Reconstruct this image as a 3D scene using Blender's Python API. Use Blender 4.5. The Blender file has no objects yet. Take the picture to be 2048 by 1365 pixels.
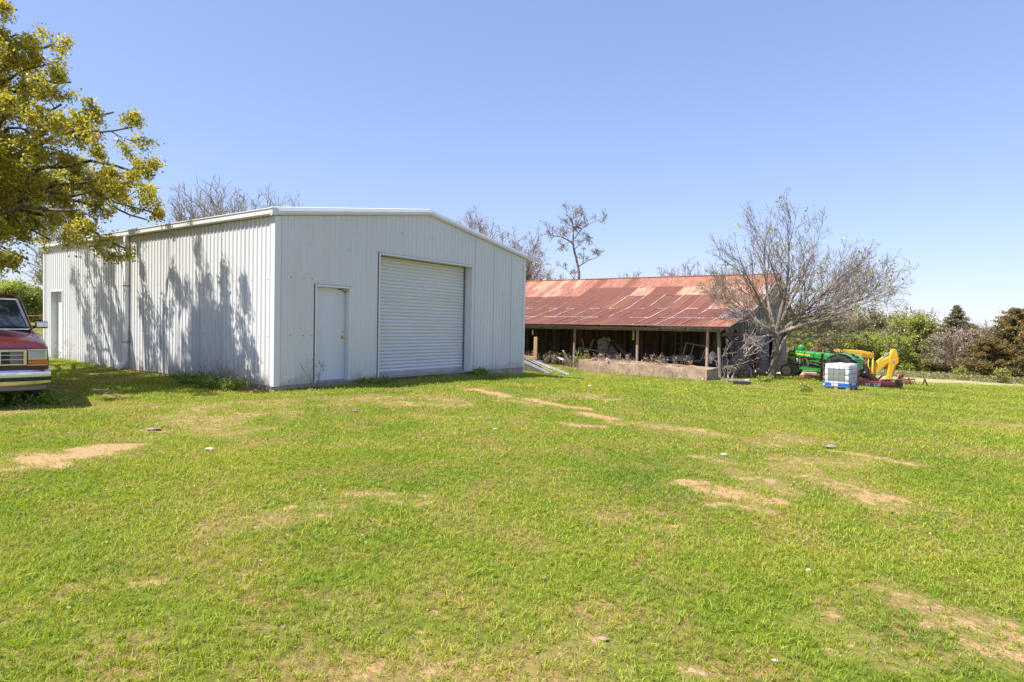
import bpy, math, random
import numpy as np
from mathutils import Vector, Matrix, Euler

# ------------------------------------------------------------------ camera, sky, sun, exposure
scene = bpy.context.scene
COL = scene.collection
F, PITCH, ROLL, EYE = 1247.58, 0.0241, 0.0188, 1.6
cam_d = bpy.data.cameras.new('camera'); cam = bpy.data.objects.new('camera', cam_d); COL.objects.link(cam)
cam_d.sensor_width = 36.0; cam_d.lens = F / 2048 * 36.0; cam_d.clip_end = 3000; cam_d.clip_start = 0.05
fw = Vector((0, math.cos(PITCH), -math.sin(PITCH))); up0 = Vector((0, math.sin(PITCH), math.cos(PITCH))); r0 = Vector((1, 0, 0))
cr = r0 * math.cos(ROLL) + up0 * math.sin(ROLL); cu = -r0 * math.sin(ROLL) + up0 * math.cos(ROLL)
m3 = Matrix((cr, cu, -fw)).transposed(); cam.matrix_world = Matrix.Translation((0, 0, EYE)) @ m3.to_4x4()
scene.camera = cam
scene.view_settings.view_transform = 'Standard'; scene.view_settings.look = 'None'
scene.view_settings.exposure = 0.80; scene.view_settings.gamma = 1.0
SUN_EL, SUN_AZ = math.radians(58.0), math.atan2(-.90, -.44)      # azimuth from +Y towards +X
world = bpy.data.worlds.new('World'); scene.world = world; world.use_nodes = True
nt = world.node_tree; bg = nt.nodes['Background']
sky = nt.nodes.new('ShaderNodeTexSky'); sky.sky_type = 'NISHITA'; sky.sun_disc = False
sky.sun_elevation = SUN_EL; sky.sun_rotation = SUN_AZ % (2 * math.pi)
sky.altitude = 300; sky.air_density = 1.2; sky.dust_density = 0.25; sky.ozone_density = 2.2
tint = nt.nodes.new('ShaderNodeMix'); tint.data_type = 'RGBA'; tint.blend_type = 'MULTIPLY'; tint.inputs[0].default_value = 1.0
gam = nt.nodes.new('ShaderNodeGamma'); gam.inputs[1].default_value = 0.62; nt.links.new(sky.outputs[0], gam.inputs[0]); nt.links.new(gam.outputs[0], tint.inputs[6]); tint.inputs[7].default_value = (.96, 1.02, 1.37, 1)          # camera white balance
nt.links.new(tint.outputs[2], bg.inputs[0]); bg.inputs[1].default_value = 0.156
sd = bpy.data.lights.new('sun', 'SUN'); sun = bpy.data.objects.new('sun', sd); COL.objects.link(sun)
sd.energy = 5.0; sd.angle = math.radians(0.5); sd.color = (1.0, 0.955, 0.88)
sv = Vector((math.sin(SUN_AZ) * math.cos(SUN_EL), math.cos(SUN_AZ) * math.cos(SUN_EL), math.sin(SUN_EL)))
sun.rotation_euler = sv.to_track_quat('Z', 'Y').to_euler(); sun.location = sv * 60

# ------------------------------------------------------------------ helpers
rnd = random.Random(7)
V = Vector
def ray(px, py): return fw + cr * ((px - 1024) / F) - cu * ((py - 682.5) / F)
def P(px, py, d): return V((0, 0, EYE)) + ray(px, py) * d
def proj(q):
    q = V(q) - V((0, 0, EYE)); d = q.dot(fw); return 1024 + F * q.dot(cr) / d, 682.5 - F * q.dot(cu) / d
CTRL = np.array([(0,0,0),(0,4,0),(-4.88,12.8,.17),(.4,20.3,.06),(-13.7,18.5,.31),(-7.3,9.3,.20),(2.4,21.6,-.24),(10,29.9,-.75),(14,25.5,-.78),
 (13.5,31,-.74),(16.3,37,-1.04),(20,37.5,-1.35),(22.7,42,-1.7),(18.9,33,-1.28),(22.5,36,-1.38),(45,55,-2.56),(46,75,-3.1),(-25,40,.7),(-60,60,1.),
 (10,10,-.12),(-6,4,.05),(40,30,-1.7),(5,60,-1.2),(80,115,-4.3),(-60,125,1.5),(0,125,-1.8),(-13,-8,0),(13,-8,-.1),(-11,13,.2),(1,29,-.45)])
def _U(d2): return 0.5 * d2 * np.log(d2 + 1e-9)
_n = len(CTRL); _d2 = ((CTRL[:, None, :2] - CTRL[None, :, :2]) ** 2).sum(-1)
_A = np.zeros((_n + 3, _n + 3)); _A[:_n, :_n] = _U(_d2) + np.eye(_n) * 2.0; _A[:_n, _n] = 1; _A[:_n, _n + 1:] = CTRL[:, :2]; _A[_n:, :_n] = _A[:_n, _n:].T
_W = np.linalg.solve(_A, np.concatenate([CTRL[:, 2], np.zeros(3)]))
def gz_np(x, y):
    x = np.asarray(x, float); y = np.asarray(y, float)
    dx, dy = x, y - 30; r = np.sqrt(dx * dx + dy * dy) + 1e-9; s = np.minimum(1, 95 / r); X, Y = dx * s, dy * s + 30
    z = _W[_n] + _W[_n + 1] * X + _W[_n + 2] * Y
    for i in range(_n): z = z + _W[i] * _U((X - CTRL[i, 0]) ** 2 + (Y - CTRL[i, 1]) ** 2)
    z = z + 0.02 * np.sin(x * 1.3 + .7 * y) * np.cos(y * 1.1 - .4 * x) + .012 * np.sin(3.1 * x + 1) * np.sin(2.7 * y)
    return z
def gz(x, y): return float(gz_np(np.array([x]), np.array([y]))[0])
def gp(px, py):                                  # where a sight line meets the ground
    r = ray(px, py); ds = 1.5 * 1.012 ** np.arange(420); o = V((0, 0, EYE))
    hit = (EYE + r.z * ds) <= gz_np(r.x * ds, r.y * ds); i = int(np.argmax(hit)) if hit.any() else 380
    a, b = ds[max(i - 1, 0)], ds[i]
    for _ in range(14):
        m_ = (a + b) / 2; p = o + r * m_
        if p.z <= gz(p.x, p.y): b = m_
        else: a = m_
    p = o + r * b
    return V((p.x, p.y, gz(p.x, p.y)))
def gd(px, d):                                   # ground point in column px at depth d
    p = P(px, 690, d); return V((p.x, p.y, gz(p.x, p.y)))

def tag(o, label=None, cat=None, group=None, kind=None):
    if label: o['label'] = label
    if cat: o['category'] = cat
    if group: o['group'] = group
    if kind: o['kind'] = kind
    return o
def empty(name, loc, rz=0, label=None, cat=None, group=None, rot=None):
    o = bpy.data.objects.new(name, None); COL.objects.link(o); o.location = loc
    o.rotation_euler = rot if rot else (0, 0, rz); o.empty_display_size = .1
    return tag(o, label, cat, group)
def copy_tree(o, parent=None):
    c = o.copy(); COL.objects.link(c); c.parent = parent
    for ch in list(o.children): copy_tree(ch, c)
    return c

class MB:
    def __init__(s): s.v = []; s.f = []; s.m = []; s.a = []
    def face(s, pts, mi=0, val=.5):
        n = len(s.v); s.v += [tuple(p) for p in pts]; s.f.append(tuple(range(n, n + len(pts)))); s.m.append(mi); s.a.append(val)
    def grid(s, rows, mi=0, val=.5, close=False):        # rows of equal point lists -> quads
        n = len(s.v); k = len(rows[0])
        for r in rows: s.v += [tuple(p) for p in r]
        for i in range(len(rows) - 1):
            for j in range(k if close else k - 1):
                j2 = (j + 1) % k
                s.f.append((n + i * k + j, n + i * k + j2, n + (i + 1) * k + j2, n + (i + 1) * k + j)); s.m.append(mi); s.a.append(val)
    def loft(s, rings, mi=0, val=.5, cap=True):
        n = len(s.v); k = len(rings[0]); s.grid(rings, mi, val, True)
        if cap:
            s.f.append(tuple(range(n + k - 1, n - 1, -1))); s.m.append(mi); s.a.append(val)
            b = n + (len(rings) - 1) * k; s.f.append(tuple(range(b, b + k))); s.m.append(mi); s.a.append(val)
    def box(s, c, d, rot=None, mi=0, val=.5, taper=1.0):
        hx, hy, hz = d[0] / 2, d[1] / 2, d[2] / 2; R = Euler(rot).to_matrix() if rot else None; q = []
        for z in (-hz, hz):
            t = taper if z > 0 else 1
            for x, y in ((-hx * t, -hy * t), (hx * t, -hy * t), (hx * t, hy * t), (-hx * t, hy * t)):
                p = V((x, y, z)); p = R @ p if R else p; q.append(p + V(c))
        s.loft([q[:4], q[4:]], mi, val)
    def bb(s, a, b, mi=0, val=.5): s.box([(a[i] + b[i]) / 2 for i in range(3)], [abs(b[i] - a[i]) for i in range(3)], None, mi, val)
    def tube(s, pts, rad, n=6, mi=0, val=.5, cap=True, squash=None):
        pts = [V(p) for p in pts]; rings = []
        if not hasattr(rad, '__len__'): rad = [rad] * len(pts)
        ref = None
        for i, p in enumerate(pts):
            t = (pts[min(i + 1, len(pts) - 1)] - pts[max(i - 1, 0)]); t = t.normalized() if t.length > 1e-9 else V((0, 0, 1))
            if ref is None: ref = V((0, 0, 1)) if abs(t.z) < .9 else V((1, 0, 0))
            a = ref - t * ref.dot(t); a = a.normalized() if a.length > 1e-6 else t.orthogonal().normalized(); ref = a; b = t.cross(a)
            rings.append([p + (a * math.cos(2 * math.pi * k / n) + b * math.sin(2 * math.pi * k / n)) * rad[i] for k in range(n)])
        s.loft(rings, mi, val, cap)
    def beam(s, p0, p1, w, h, mi=0, val=.5, roll=0):     # rectangular bar from p0 to p1
        p0, p1 = V(p0), V(p1); t = (p1 - p0).normalized(); ref = V((0, 0, 1)) if abs(t.z) < .95 else V((1, 0, 0))
        a = t.cross(ref).normalized(); b = a.cross(t)
        if roll: a, b = a * math.cos(roll) + b * math.sin(roll), b * math.cos(roll) - a * math.sin(roll)
        q = [a * -w / 2 + b * -h / 2, a * w / 2 + b * -h / 2, a * w / 2 + b * h / 2, a * -w / 2 + b * h / 2]
        s.loft([[p0 + x for x in q], [p1 + x for x in q]], mi, val)
    def lathe(s, c, ax, prof, n=24, mi=0, val=.5, cap=True):       # profile (radius, height along axis)
        c, ax = V(c), V(ax).normalized(); a = ax.orthogonal().normalized(); b = ax.cross(a)
        s.loft([[c + ax * h + (a * math.cos(2 * math.pi * k / n) + b * math.sin(2 * math.pi * k / n)) * max(r, 1e-4) for k in range(n)] for r, h in prof], mi, val, cap)
    def prism(s, poly, fn0, fn1, mi=0, val=.5): s.loft([[fn0(p) for p in poly], [fn1(p) for p in poly]], mi, val)
    def build(s, name, mats, parent=None, smooth=False, bevel=0, ang=None):
        me = bpy.data.meshes.new(name); me.from_pydata(s.v, [], s.f)
        if not isinstance(mats, (list, tuple)): mats = [mats]
        for m in mats: me.materials.append(m)
        me.polygons.foreach_set('material_index', s.m)
        at = me.attributes.new('v', 'FLOAT', 'FACE'); at.data.foreach_set('value', s.a)
        me.update()
        if smooth:
            me.polygons.foreach_set('use_smooth', [True] * len(s.f))
            if ang: me.set_sharp_from_angle(angle=math.radians(ang))
        o = bpy.data.objects.new(name, me); COL.objects.link(o); o.parent = parent
        if bevel:
            bm = o.modifiers.new('bevel', 'BEVEL'); bm.width = bevel; bm.segments = 2; bm.limit_method = 'ANGLE'
        return o
def quads_obj(name, verts, val, mat, parent=None):       # verts (N,4,3), val (N,)
    N = len(verts); me = bpy.data.meshes.new(name); me.vertices.add(4 * N); me.vertices.foreach_set('co', np.ascontiguousarray(verts, dtype=np.float32).ravel())
    me.loops.add(4 * N); me.loops.foreach_set('vertex_index', np.arange(4 * N, dtype=np.int32))
    me.polygons.add(N); me.polygons.foreach_set('loop_start', np.arange(0, 4 * N, 4, dtype=np.int32))
    try: me.polygons.foreach_set('loop_total', np.full(N, 4, dtype=np.int32))
    except Exception: pass
    at = me.attributes.new('v', 'FLOAT', 'FACE'); at.data.foreach_set('value', np.asarray(val, dtype=np.float32))
    me.materials.append(mat); me.update(calc_edges=True); me.validate()
    o = bpy.data.objects.new(name, me); COL.objects.link(o); o.parent = parent; return o

# ------------------------------------------------------------------ materials
def new_mat(name):
    m = bpy.data.materials.new(name); m.use_nodes = True; n = m.node_tree; return m, n, n.nodes['Principled BSDF']
def N(n, t, **k):
    x = n.nodes.new(t)
    for a, b in k.items(): setattr(x, a, b)
    return x
def mixc(n, fac, a, b, mode='MIX'):
    x = N(n, 'ShaderNodeMix', data_type='RGBA', blend_type=mode)
    for i, s in ((0, fac), (6, a), (7, b)):
        if isinstance(s, bpy.types.NodeSocket): n.links.new(s, x.inputs[i])
        else: x.inputs[i].default_value = s if i == 0 else (*s[:3], 1)
    return x.outputs[2]
def math_(n, op, a, b=0.0, c=None):
    x = N(n, 'ShaderNodeMath', operation=op)
    for i, s in ((0, a), (1, b), (2, c)):
        if s is None: continue
        if isinstance(s, bpy.types.NodeSocket): n.links.new(s, x.inputs[i])
        else: x.inputs[i].default_value = s
    return x.outputs[0]
def noise(n, scale, detail=4, stretch=None, world=False, rough=.55, off=(0, 0, 0)):
    if world: src = N(n, 'ShaderNodeNewGeometry').outputs['Position']
    else: src = N(n, 'ShaderNodeTexCoord').outputs['Object']
    mp = N(n, 'ShaderNodeMapping'); n.links.new(src, mp.inputs[0]); mp.inputs['Location'].default_value = off
    if stretch: mp.inputs['Scale'].default_value = stretch
    t = N(n, 'ShaderNodeTexNoise'); t.inputs['Scale'].default_value = scale; t.inputs['Detail'].default_value = detail; t.inputs['Roughness'].default_value = rough
    n.links.new(mp.outputs[0], t.inputs['Vector']); return t.outputs[0]
def remap(n, s, a, b, c=0., d=1.):
    x = N(n, 'ShaderNodeMapRange'); n.links.new(s, x.inputs[0])
    for i, q in enumerate((a, b, c, d)): x.inputs[i + 1].default_value = q
    return x.outputs[0]
def attr(n): return N(n, 'ShaderNodeAttribute', attribute_name='v').outputs['Fac']
def bump_(n, bs, h, s=.3, dist=.02):
    b = N(n, 'ShaderNodeBump'); b.inputs['Strength'].default_value = s; b.inputs['Distance'].default_value = dist
    n.links.new(h, b.inputs['Height']); n.links.new(b.outputs[0], bs.inputs['Normal'])
def pmat(name, c1, c2=None, scale=4, rough=.6, metal=0, bump=0, vc=0, stretch=None, dirt=None, dscale=3, dlim=(.55, .75), coat=0, lo=.35, hi=.65):
    m, n, bs = new_mat(name); c2 = c2 or tuple(x * .8 for x in c1)
    nz = noise(n, scale, 5, stretch); col = mixc(n, remap(n, nz, lo, hi), c1, c2)
    if dirt: col = mixc(n, remap(n, noise(n, dscale, 6, stretch, off=(3, 7, 1), rough=.65), *dlim), col, dirt)
    if vc:
        k = remap(n, attr(n), 0, 1, 1 - vc, 1 + vc); cc = N(n, 'ShaderNodeCombineColor')
        for i in range(3): n.links.new(k, cc.inputs[i])
        col = mixc(n, 1.0, col, cc.outputs[0], 'MULTIPLY')
    n.links.new(col, bs.inputs['Base Color']); bs.inputs['Metallic'].default_value = metal
    n.links.new(remap(n, nz, .3, .7, max(rough - .1, .03), min(rough + .1, 1)), bs.inputs['Roughness'])
    if coat: bs.inputs['Coat Weight'].default_value = coat; bs.inputs['Coat Roughness'].default_value = .08
    if bump: bump_(n, bs, noise(n, scale * 3, 6, stretch), bump)
    return m
def leafmat(name, cols, trans=.35, world_scale=0, rough=.5, wmix=.5, dirtc=None):   # cols: ramp over per-leaf value
    m, n, bs = new_mat(name)
    rp = N(n, 'ShaderNodeValToRGB'); e = rp.color_ramp.elements
    while len(e) < len(cols): e.new(.5)
    for i, c in enumerate(cols): e[i].position = i / (len(cols) - 1); e[i].color = (*c, 1)
    a = attr(n)
    if world_scale:
        w = remap(n, noise(n, world_scale, 3, world=True), .3, .7); a = math_(n, 'ADD', math_(n, 'MULTIPLY', a, 1 - wmix), math_(n, 'MULTIPLY', w, wmix))
    n.links.new(a, rp.inputs[0]); col = rp.outputs[0]
    d = N(n, 'ShaderNodeBsdfDiffuse'); t = N(n, 'ShaderNodeBsdfTranslucent'); g = N(n, 'ShaderNodeBsdfGlossy'); g.inputs['Roughness'].default_value = rough
    n.links.new(col, d.inputs[0]); n.links.new(col, t.inputs[0]); g.inputs[0].default_value = (1, 1, 1, 1)
    mx = N(n, 'ShaderNodeMixShader'); mx.inputs[0].default_value = trans; n.links.new(d.outputs[0], mx.inputs[1]); n.links.new(t.outputs[0], mx.inputs[2])
    m2 = N(n, 'ShaderNodeMixShader'); m2.inputs[0].default_value = .04; n.links.new(mx.outputs[0], m2.inputs[1]); n.links.new(g.outputs[0], m2.inputs[2])
    n.links.new(m2.outputs[0], n.nodes['Material Output'].inputs[0]); return m

M = {}
M['panel'] = pmat('white_panel', (.665, .66, .655), (.635, .63, .625), 1.2, .38, bump=.02, dirt=(.60, .60, .56), dscale=1.5, dlim=(.6, .8), stretch=(1, 1, .35))
m = M['panel']; n = m.node_tree; bs = n.nodes['Principled BSDF']; src = bs.inputs['Base Color'].links[0].from_socket
sx = N(n, 'ShaderNodeSeparateXYZ'); n.links.new(N(n, 'ShaderNodeTexCoord').outputs['Object'], sx.inputs[0])
sp = math_(n, 'ADD', sx.outputs[2], math_(n, 'MULTIPLY', noise(n, 4, 6), .5)); n.links.new(mixc(n, remap(n, sp, .28, .48, .55, 0), src, (.42, .33, .25)), bs.inputs['Base Color'])
M['trim'] = pmat('white_trim', (.70, .705, .70), (.67, .675, .67), 2, .35)
M['door'] = pmat('door_paint', (.64, .665, .70), (.61, .635, .67), 2, .4, dirt=(.62, .62, .58), dscale=2, dlim=(.62, .85))
M['rolldoor'] = pmat('roller_paint', (.67, .68, .68), (.64, .65, .65), 1.5, .35, dirt=(.6, .585, .53), dscale=2, dlim=(.6, .85), stretch=(1, .3, 1))
M['screw'] = pmat('screw', (.22, .22, .23), None, 5, .4, .6)
M['dark'] = pmat('dark_gap', (.03, .03, .03), None, 5, .9)
M['brass'] = pmat('brass', (.75, .52, .16), (.6, .4, .1), 20, .25, 1)
M['concrete'] = pmat('concrete', (.42, .36, .30), (.33, .28, .23), 3, .9, bump=.4, dirt=(.26, .17, .11), dscale=2, dlim=(.5, .7))
M['concrete_red'] = pmat('stained_concrete', (.46, .33, .23), (.33, .24, .165), 2.2, .9, bump=.6, dirt=(.26, .16, .10), dscale=1.6, dlim=(.48, .68), stretch=(1, 1, 1.4))
M['stone'] = pmat('pale_stone', (.55, .48, .40), (.40, .34, .28), 9, .9, bump=.7)
M['pebble'] = pmat('chalk_pebble', (.66, .60, .52), (.5, .44, .37), 30, .9, bump=.6)
M['stonedk'] = pmat('field_stone', (.30, .25, .20), (.2, .165, .135), 25, .9, bump=.7)
M['wood'] = pmat('weathered_wood', (.27, .235, .20), (.15, .13, .115), 6, .85, bump=.5, vc=.45, stretch=(1, 1, .12))
M['woodpost'] = pmat('post_wood', (.36, .26, .20), (.24, .17, .13), 5, .8, bump=.5, vc=.3, stretch=(1, 1, .15))
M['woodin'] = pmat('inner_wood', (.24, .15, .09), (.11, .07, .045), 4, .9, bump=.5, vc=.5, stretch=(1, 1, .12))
M['timber'] = pmat('fresh_timber', (.60, .37, .17), (.48, .28, .12), 4, .7, bump=.2, stretch=(1, 1, .3))
M['whitewood'] = pmat('white_board', (.68, .64, .57), (.5, .46, .4), 5, .6, bump=.2)
M['greyboard'] = pmat('grey_board', (.36, .35, .33), (.22, .22, .21), 5, .7, bump=.3)
M['steel'] = pmat('galvanised', (.52, .54, .56), (.38, .40, .42), 4, .4, .6, vc=.25)
M['rust'] = pmat('rusty_iron', (.20, .085, .045), (.11, .05, .03), 8, .85, bump=.5, vc=.3)
M['rustlt'] = pmat('rusty_red_iron', (.33, .10, .06), (.17, .07, .045), 6, .8, bump=.4, vc=.25)
M['redpaint'] = pmat('faded_red_paint', (.62, .10, .06), (.48, .09, .055), 3, .55, bump=.2, dirt=(.20, .09, .05), dscale=5, dlim=(.5, .65), vc=.2)
M['green'] = pmat('tractor_green', (.03, .25, .045), (.05, .30, .07), 3, .33, vc=.2, dirt=(.06, .10, .05), dscale=5, dlim=(.58, .8), coat=.3)
M['yellow'] = pmat('yellow_paint', (.80, .47, .03), (.72, .38, .02), 3, .4, dirt=(.45, .25, .08), dscale=5, dlim=(.6, .8), coat=.2)
M['yband'] = pmat('yellow_decal', (.78, .58, .04), (.7, .5, .04), 3, .4)
M['tyre'] = pmat('tyre_rubber', (.028, .028, .03), (.06, .057, .053), 6, .85, bump=.3)
M['tyregrey'] = pmat('dusty_rubber', (.13, .12, .115), (.09, .085, .08), 6, .9, bump=.3)
M['rim'] = pmat('cream_rim', (.74, .65, .46), (.58, .48, .33), 8, .6, bump=.2)
M['engine'] = pmat('engine_grime', (.07, .06, .05), (.035, .03, .028), 9, .7, .2, bump=.5, vc=.4)
M['glass'] = pmat('dark_glass', (.03, .045, .05), (.02, .03, .035), 3, .08, 0, coat=.6)
M['maroon'] = pmat('maroon_paint', (.10, .010, .014), (.08, .008, .013), 1.5, .3, 0, dirt=(.13, .05, .04), dscale=2.5, dlim=(.5, .8), coat=.5)
M['chrome'] = pmat('chrome', (.75, .76, .80), (.6, .61, .65), 4, .16, .95)
M['bumpergrey'] = pmat('bumper_grey', (.25, .23, .21), (.19, .17, .155), 4, .5, .3)
M['blackplast'] = pmat('black_plastic', (.025, .025, .028), None, 5, .5)
M['lens'] = pmat('lamp_lens', (.50, .50, .47), (.40, .40, .38), 8, .15, 0, coat=.8)
M['orange'] = pmat('orange_lens', (.75, .17, .02), (.62, .12, .015), 6, .2, 0, coat=.8)
M['plastic'] = pmat('white_plastic', (.82, .83, .84), (.74, .76, .78), 2, .4)
M['platezinc'] = pmat('zinc_plate', (.36, .40, .38), (.26, .30, .28), 5, .35, .5)
M['cage'] = pmat('cage_steel', (.20, .20, .22), None, 5, .45, .5)
M['blue'] = pmat('blue_band', (.01, .15, .60), (.01, .12, .5), 4, .4)
M['white'] = pmat('white_label', (.78, .78, .78), (.7, .7, .7), 5, .5)
M['lime'] = pmat('lime_strip', (.42, .60, .03), (.35, .5, .03), 5, .5)
M['bark'] = pmat('bark', (.17, .135, .105), (.09, .07, .055), 9, .9, bump=.6, stretch=(1, 1, .3))
M['barklt'] = pmat('pale_bark', (.31, .25, .195), (.20, .16, .125), 6, .9, bump=.4, stretch=(1, 1, .3))
M['twig'] = pmat('twig_grey', (.27, .215, .175), (.19, .15, .125), 3, .9)
M['twigfar'] = pmat('twig_far', (.33, .27, .20), (.24, .19, .145), 2, .9)
M['twigred'] = pmat('twig_reddish', (.27, .20, .165), (.19, .145, .12), 2, .9)
M['vine'] = pmat('dead_vine', (.36, .31, .29), (.24, .20, .185), 4, .9)

# rusty roof: v = sheet type (0 maroon, .25 orange, .5 cream, .75 galvanised, .97 pale edge)
m, n, bs = new_mat('rusty_roof'); a = attr(n)
rp = N(n, 'ShaderNodeValToRGB'); rp.color_ramp.interpolation = 'CONSTANT'; e = rp.color_ramp.elements
for i, (p, c) in enumerate(((0, (.175, .063, .036)), (.12, (.22, .085, .042)), (.2, (.36, .14, .08)), (.4, (.56, .33, .20)), (.6, (.48, .50, .53)), (.85, (.80, .70, .64)), (.93, (.46, .22, .13)))):
    if i > 1: e.new(p)
    e[i].position = p; e[i].color = (*c, 1)
n.links.new(a, rp.inputs[0])
n1 = noise(n, 1.3, 8, (1.8, .35, 1), rough=.72); n2 = noise(n, 5, 6, (1.6, .22, 1), off=(4, 1, 2), rough=.7)
is_r = remap(n, a, .15, .25, 0.10, 1.0)
col = mixc(n, math_(n, 'MULTIPLY', remap(n, n1, .45, .62), is_r), rp.outputs[0], (.30, .10, .055))
col = mixc(n, math_(n, 'MULTIPLY', remap(n, n2, .5, .68), math_(n, 'MULTIPLY', is_r, .75)), col, (.64, .46, .33))
col = mixc(n, math_(n, 'MULTIPLY', remap(n, n2, .3, .7), .35), col, (.15, .05, .04))
n.links.new(col, bs.inputs['Base Color']); bs.inputs['Roughness'].default_value = .62
M['roof'] = m

# ground: attribute v = bare soil mask, d = dry straw field
m, n, bs = new_mat('ground_soil_and_turf'); a = attr(n); dd = N(n, 'ShaderNodeAttribute', attribute_name='dry').outputs['Fac']
big = noise(n, .35, 4, world=True); mid = noise(n, 1.6, 5, world=True, off=(5, 5, 0)); fine = noise(n, 22, 5, world=True); fine2 = noise(n, 60, 4, world=True)
g = mixc(n, remap(n, big, .35, .65), (.10, .16, .012), (.17, .205, .02)); g = mixc(n, remap(n, mid, .42, .62), g, (.30, .19, .08))
g = mixc(n, remap(n, fine, .4, .66, 0, .8), g, (.06, .075, .012)); g = mixc(n, math_(n, 'MULTIPLY', remap(n, a, .12, .5), remap(n, fine, .35, .6, .1, .8)), g, (.30, .21, .09))  # dark mottling puts the shade between grass blades into the turf colour
soil = mixc(n, remap(n, fine, .35, .65), (.46, .285, .14), (.34, .195, .09)); soil = mixc(n, remap(n, fine2, .55, .70), soil, (.62, .50, .36))
straw = mixc(n, remap(n, noise(n, 3.5, 5, (.35, 1.6, 1), True), .35, .65), (.50, .41, .26), (.33, .31, .14))
th = math_(n, 'ADD', a, math_(n, 'MULTIPLY', math_(n, 'SUBTRACT', noise(n, 6, 8, world=True, off=(9, 0, 0), rough=.75), .5), 2.5))
c = mixc(n, remap(n, th, .46, .60), g, soil); c = mixc(n, math_(n, 'MULTIPLY', dd, remap(n, mid, .35, .55, .45, 1)), c, straw)
n.links.new(c, bs.inputs['Base Color']); bs.inputs['Roughness'].default_value = 1; bs.inputs['Specular IOR Level'].default_value = .1
bump_(n, bs, fine, .9, .04); M['ground'] = m

M['grass'] = leafmat('grass_blades', [(.11, .19, .004), (.235, .345, .004), (.37, .45, .006), (.48, .50, .02), (.56, .43, .17)], .5, .5, .8, .5)
M['weed'] = leafmat('weed_leaves', [(.12, .20, .02), (.24, .34, .035), (.38, .44, .07)], .35)
M['dryweed'] = leafmat('dry_stalks', [(.20, .14, .09), (.34, .25, .17), (.50, .40, .28)], .2)
M['oakleaf'] = leafmat('oak_leaves', [(.13, .15, .015), (.32, .33, .02), (.57, .49, .035), (.68, .52, .08)], .58)
M['yleaf'] = leafmat('spring_leaves', [(.16, .18, .035), (.33, .38, .045), (.50, .54, .07)], .5)
M['dleaf'] = leafmat('dusky_leaves', [(.17, .145, .07), (.29, .27, .10), (.38, .37, .11)], .4)
M['cedar'] = leafmat('cedar_foliage', [(.09, .08, .025), (.20, .15, .04), (.36, .22, .06)], .25)
M['cedardark'] = leafmat('dark_cedar_foliage', [(.11, .10, .045), (.18, .165, .06), (.27, .23, .10)], .15)
M['wooded'] = leafmat('far_woodland', [(.20, .165, .11), (.30, .26, .14), (.34, .34, .13)], .25, .08, .5, .5)

# ------------------------------------------------------------------ ground
YAW = 0.6127
UX = V((math.sin(YAW), math.cos(YAW), 0)); VX = V((-math.cos(YAW), math.sin(YAW), 0))
A0 = V((-4.88, 12.80, .268)); BYAW = .60; C0 = V((10.0, 29.95, -.752))
# bare patches: (px,py) ends, half width m, strength
PATCH = [((75,922),(235,896),.33,1.05),((60,918),(200,905),.42,.42),((948,780),(1015,794),.22,1.0),((1055,800),(1158,818),.26,1.0),((1172,828),(1222,838),.22,.85),((1235,845),(1500,880),.30,.42),((1300,853),(1420,864),.3,.55),
 ((1375,968),(1530,1000),.26,.75),((1440,1010),(1530,1022),.14,.6),((1655,900),(1830,930),.10,.85),((1560,920),(1620,925),.2,.4),((1600,940),(1760,1000),.42,.47),((1700,990),(1790,998),.14,.8),((1410,915),(1450,925),.2,.5),((1500,950),(1560,975),.3,.45),
 ((1745,1175),(2040,1300),.20,.50),((1880,1260),(2048,1330),.18,.48),((1990,1240),(2060,1290),.12,.62),((287,861),(325,862),.1,.9),((700,990),(840,1000),.18,.42),((450,1060),(690,1010),.28,.36),((1205,1035),(1340,1060),.16,.44),
 ((1185,1280),(1225,1295),.05,.85),((800,805),(830,806),.14,.8),((820,830),(960,836),.2,.40),((1130,848),(1200,852),.16,.6),((255,1168),(300,1172),.06,.5),((1640,1220),(1660,1225),.05,.7),((1370,1345),(1480,1365),.05,.55),((880,1345),(900,1350),.05,.7),
 ((200,780),(240,795),.2,.55),((80,770),(130,785),.3,.55),((1600,1250),(1800,1330),.16,.34),((560,1260),(700,1330),.12,.30),((1000,1210),(1230,1250),.1,.3)]
PW = [(gp(*a), gp(*b), w * .9, s * (.84 if s > .6 else 1)) for a, b, w, s in PATCH]
def _h(i, j, s):
    x = np.sin(i * 127.1 + j * 311.7 + s * 74.7) * 43758.5453; return x - np.floor(x)
def vnoise(x, y, sc, s=0):
    x = x * sc; y = y * sc; i = np.floor(x); j = np.floor(y); u = x - i; v = y - j; u = u * u * (3 - 2 * u); v = v * v * (3 - 2 * v)
    return (_h(i, j, s) * (1 - u) + _h(i + 1, j, s) * u) * (1 - v) + (_h(i, j + 1, s) * (1 - u) + _h(i + 1, j + 1, s) * u) * v
def bare_np(x, y):
    r = np.zeros_like(x)
    for a, b, w, s in PW:
        dx, dy = b.x - a.x, b.y - a.y; L = dx * dx + dy * dy; t = np.clip(((x - a.x) * dx + (y - a.y) * dy) / L, 0, 1)
        d = np.sqrt((x - a.x - t * dx) ** 2 + (y - a.y - t * dy) ** 2) + (vnoise(x, y, 4, 3) - .5) * w * 1.2
        r = np.maximum(r, s * np.clip(1.5 - d / w, 0, 1))
    r = np.maximum(r, .44 * np.clip((vnoise(x, y, .5, 9) - .62) * 5, 0, 1) * np.clip(vnoise(x, y, 2.2, 5) * 1.5, 0, 1))
    return r
def dry_np(x, y): return np.clip((y - 37 - .12 * x + 5 * (vnoise(x, y, .12, 2) - .5)) / 6, 0, 1) * np.clip((x + 5) / 10, 0, 1)
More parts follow.
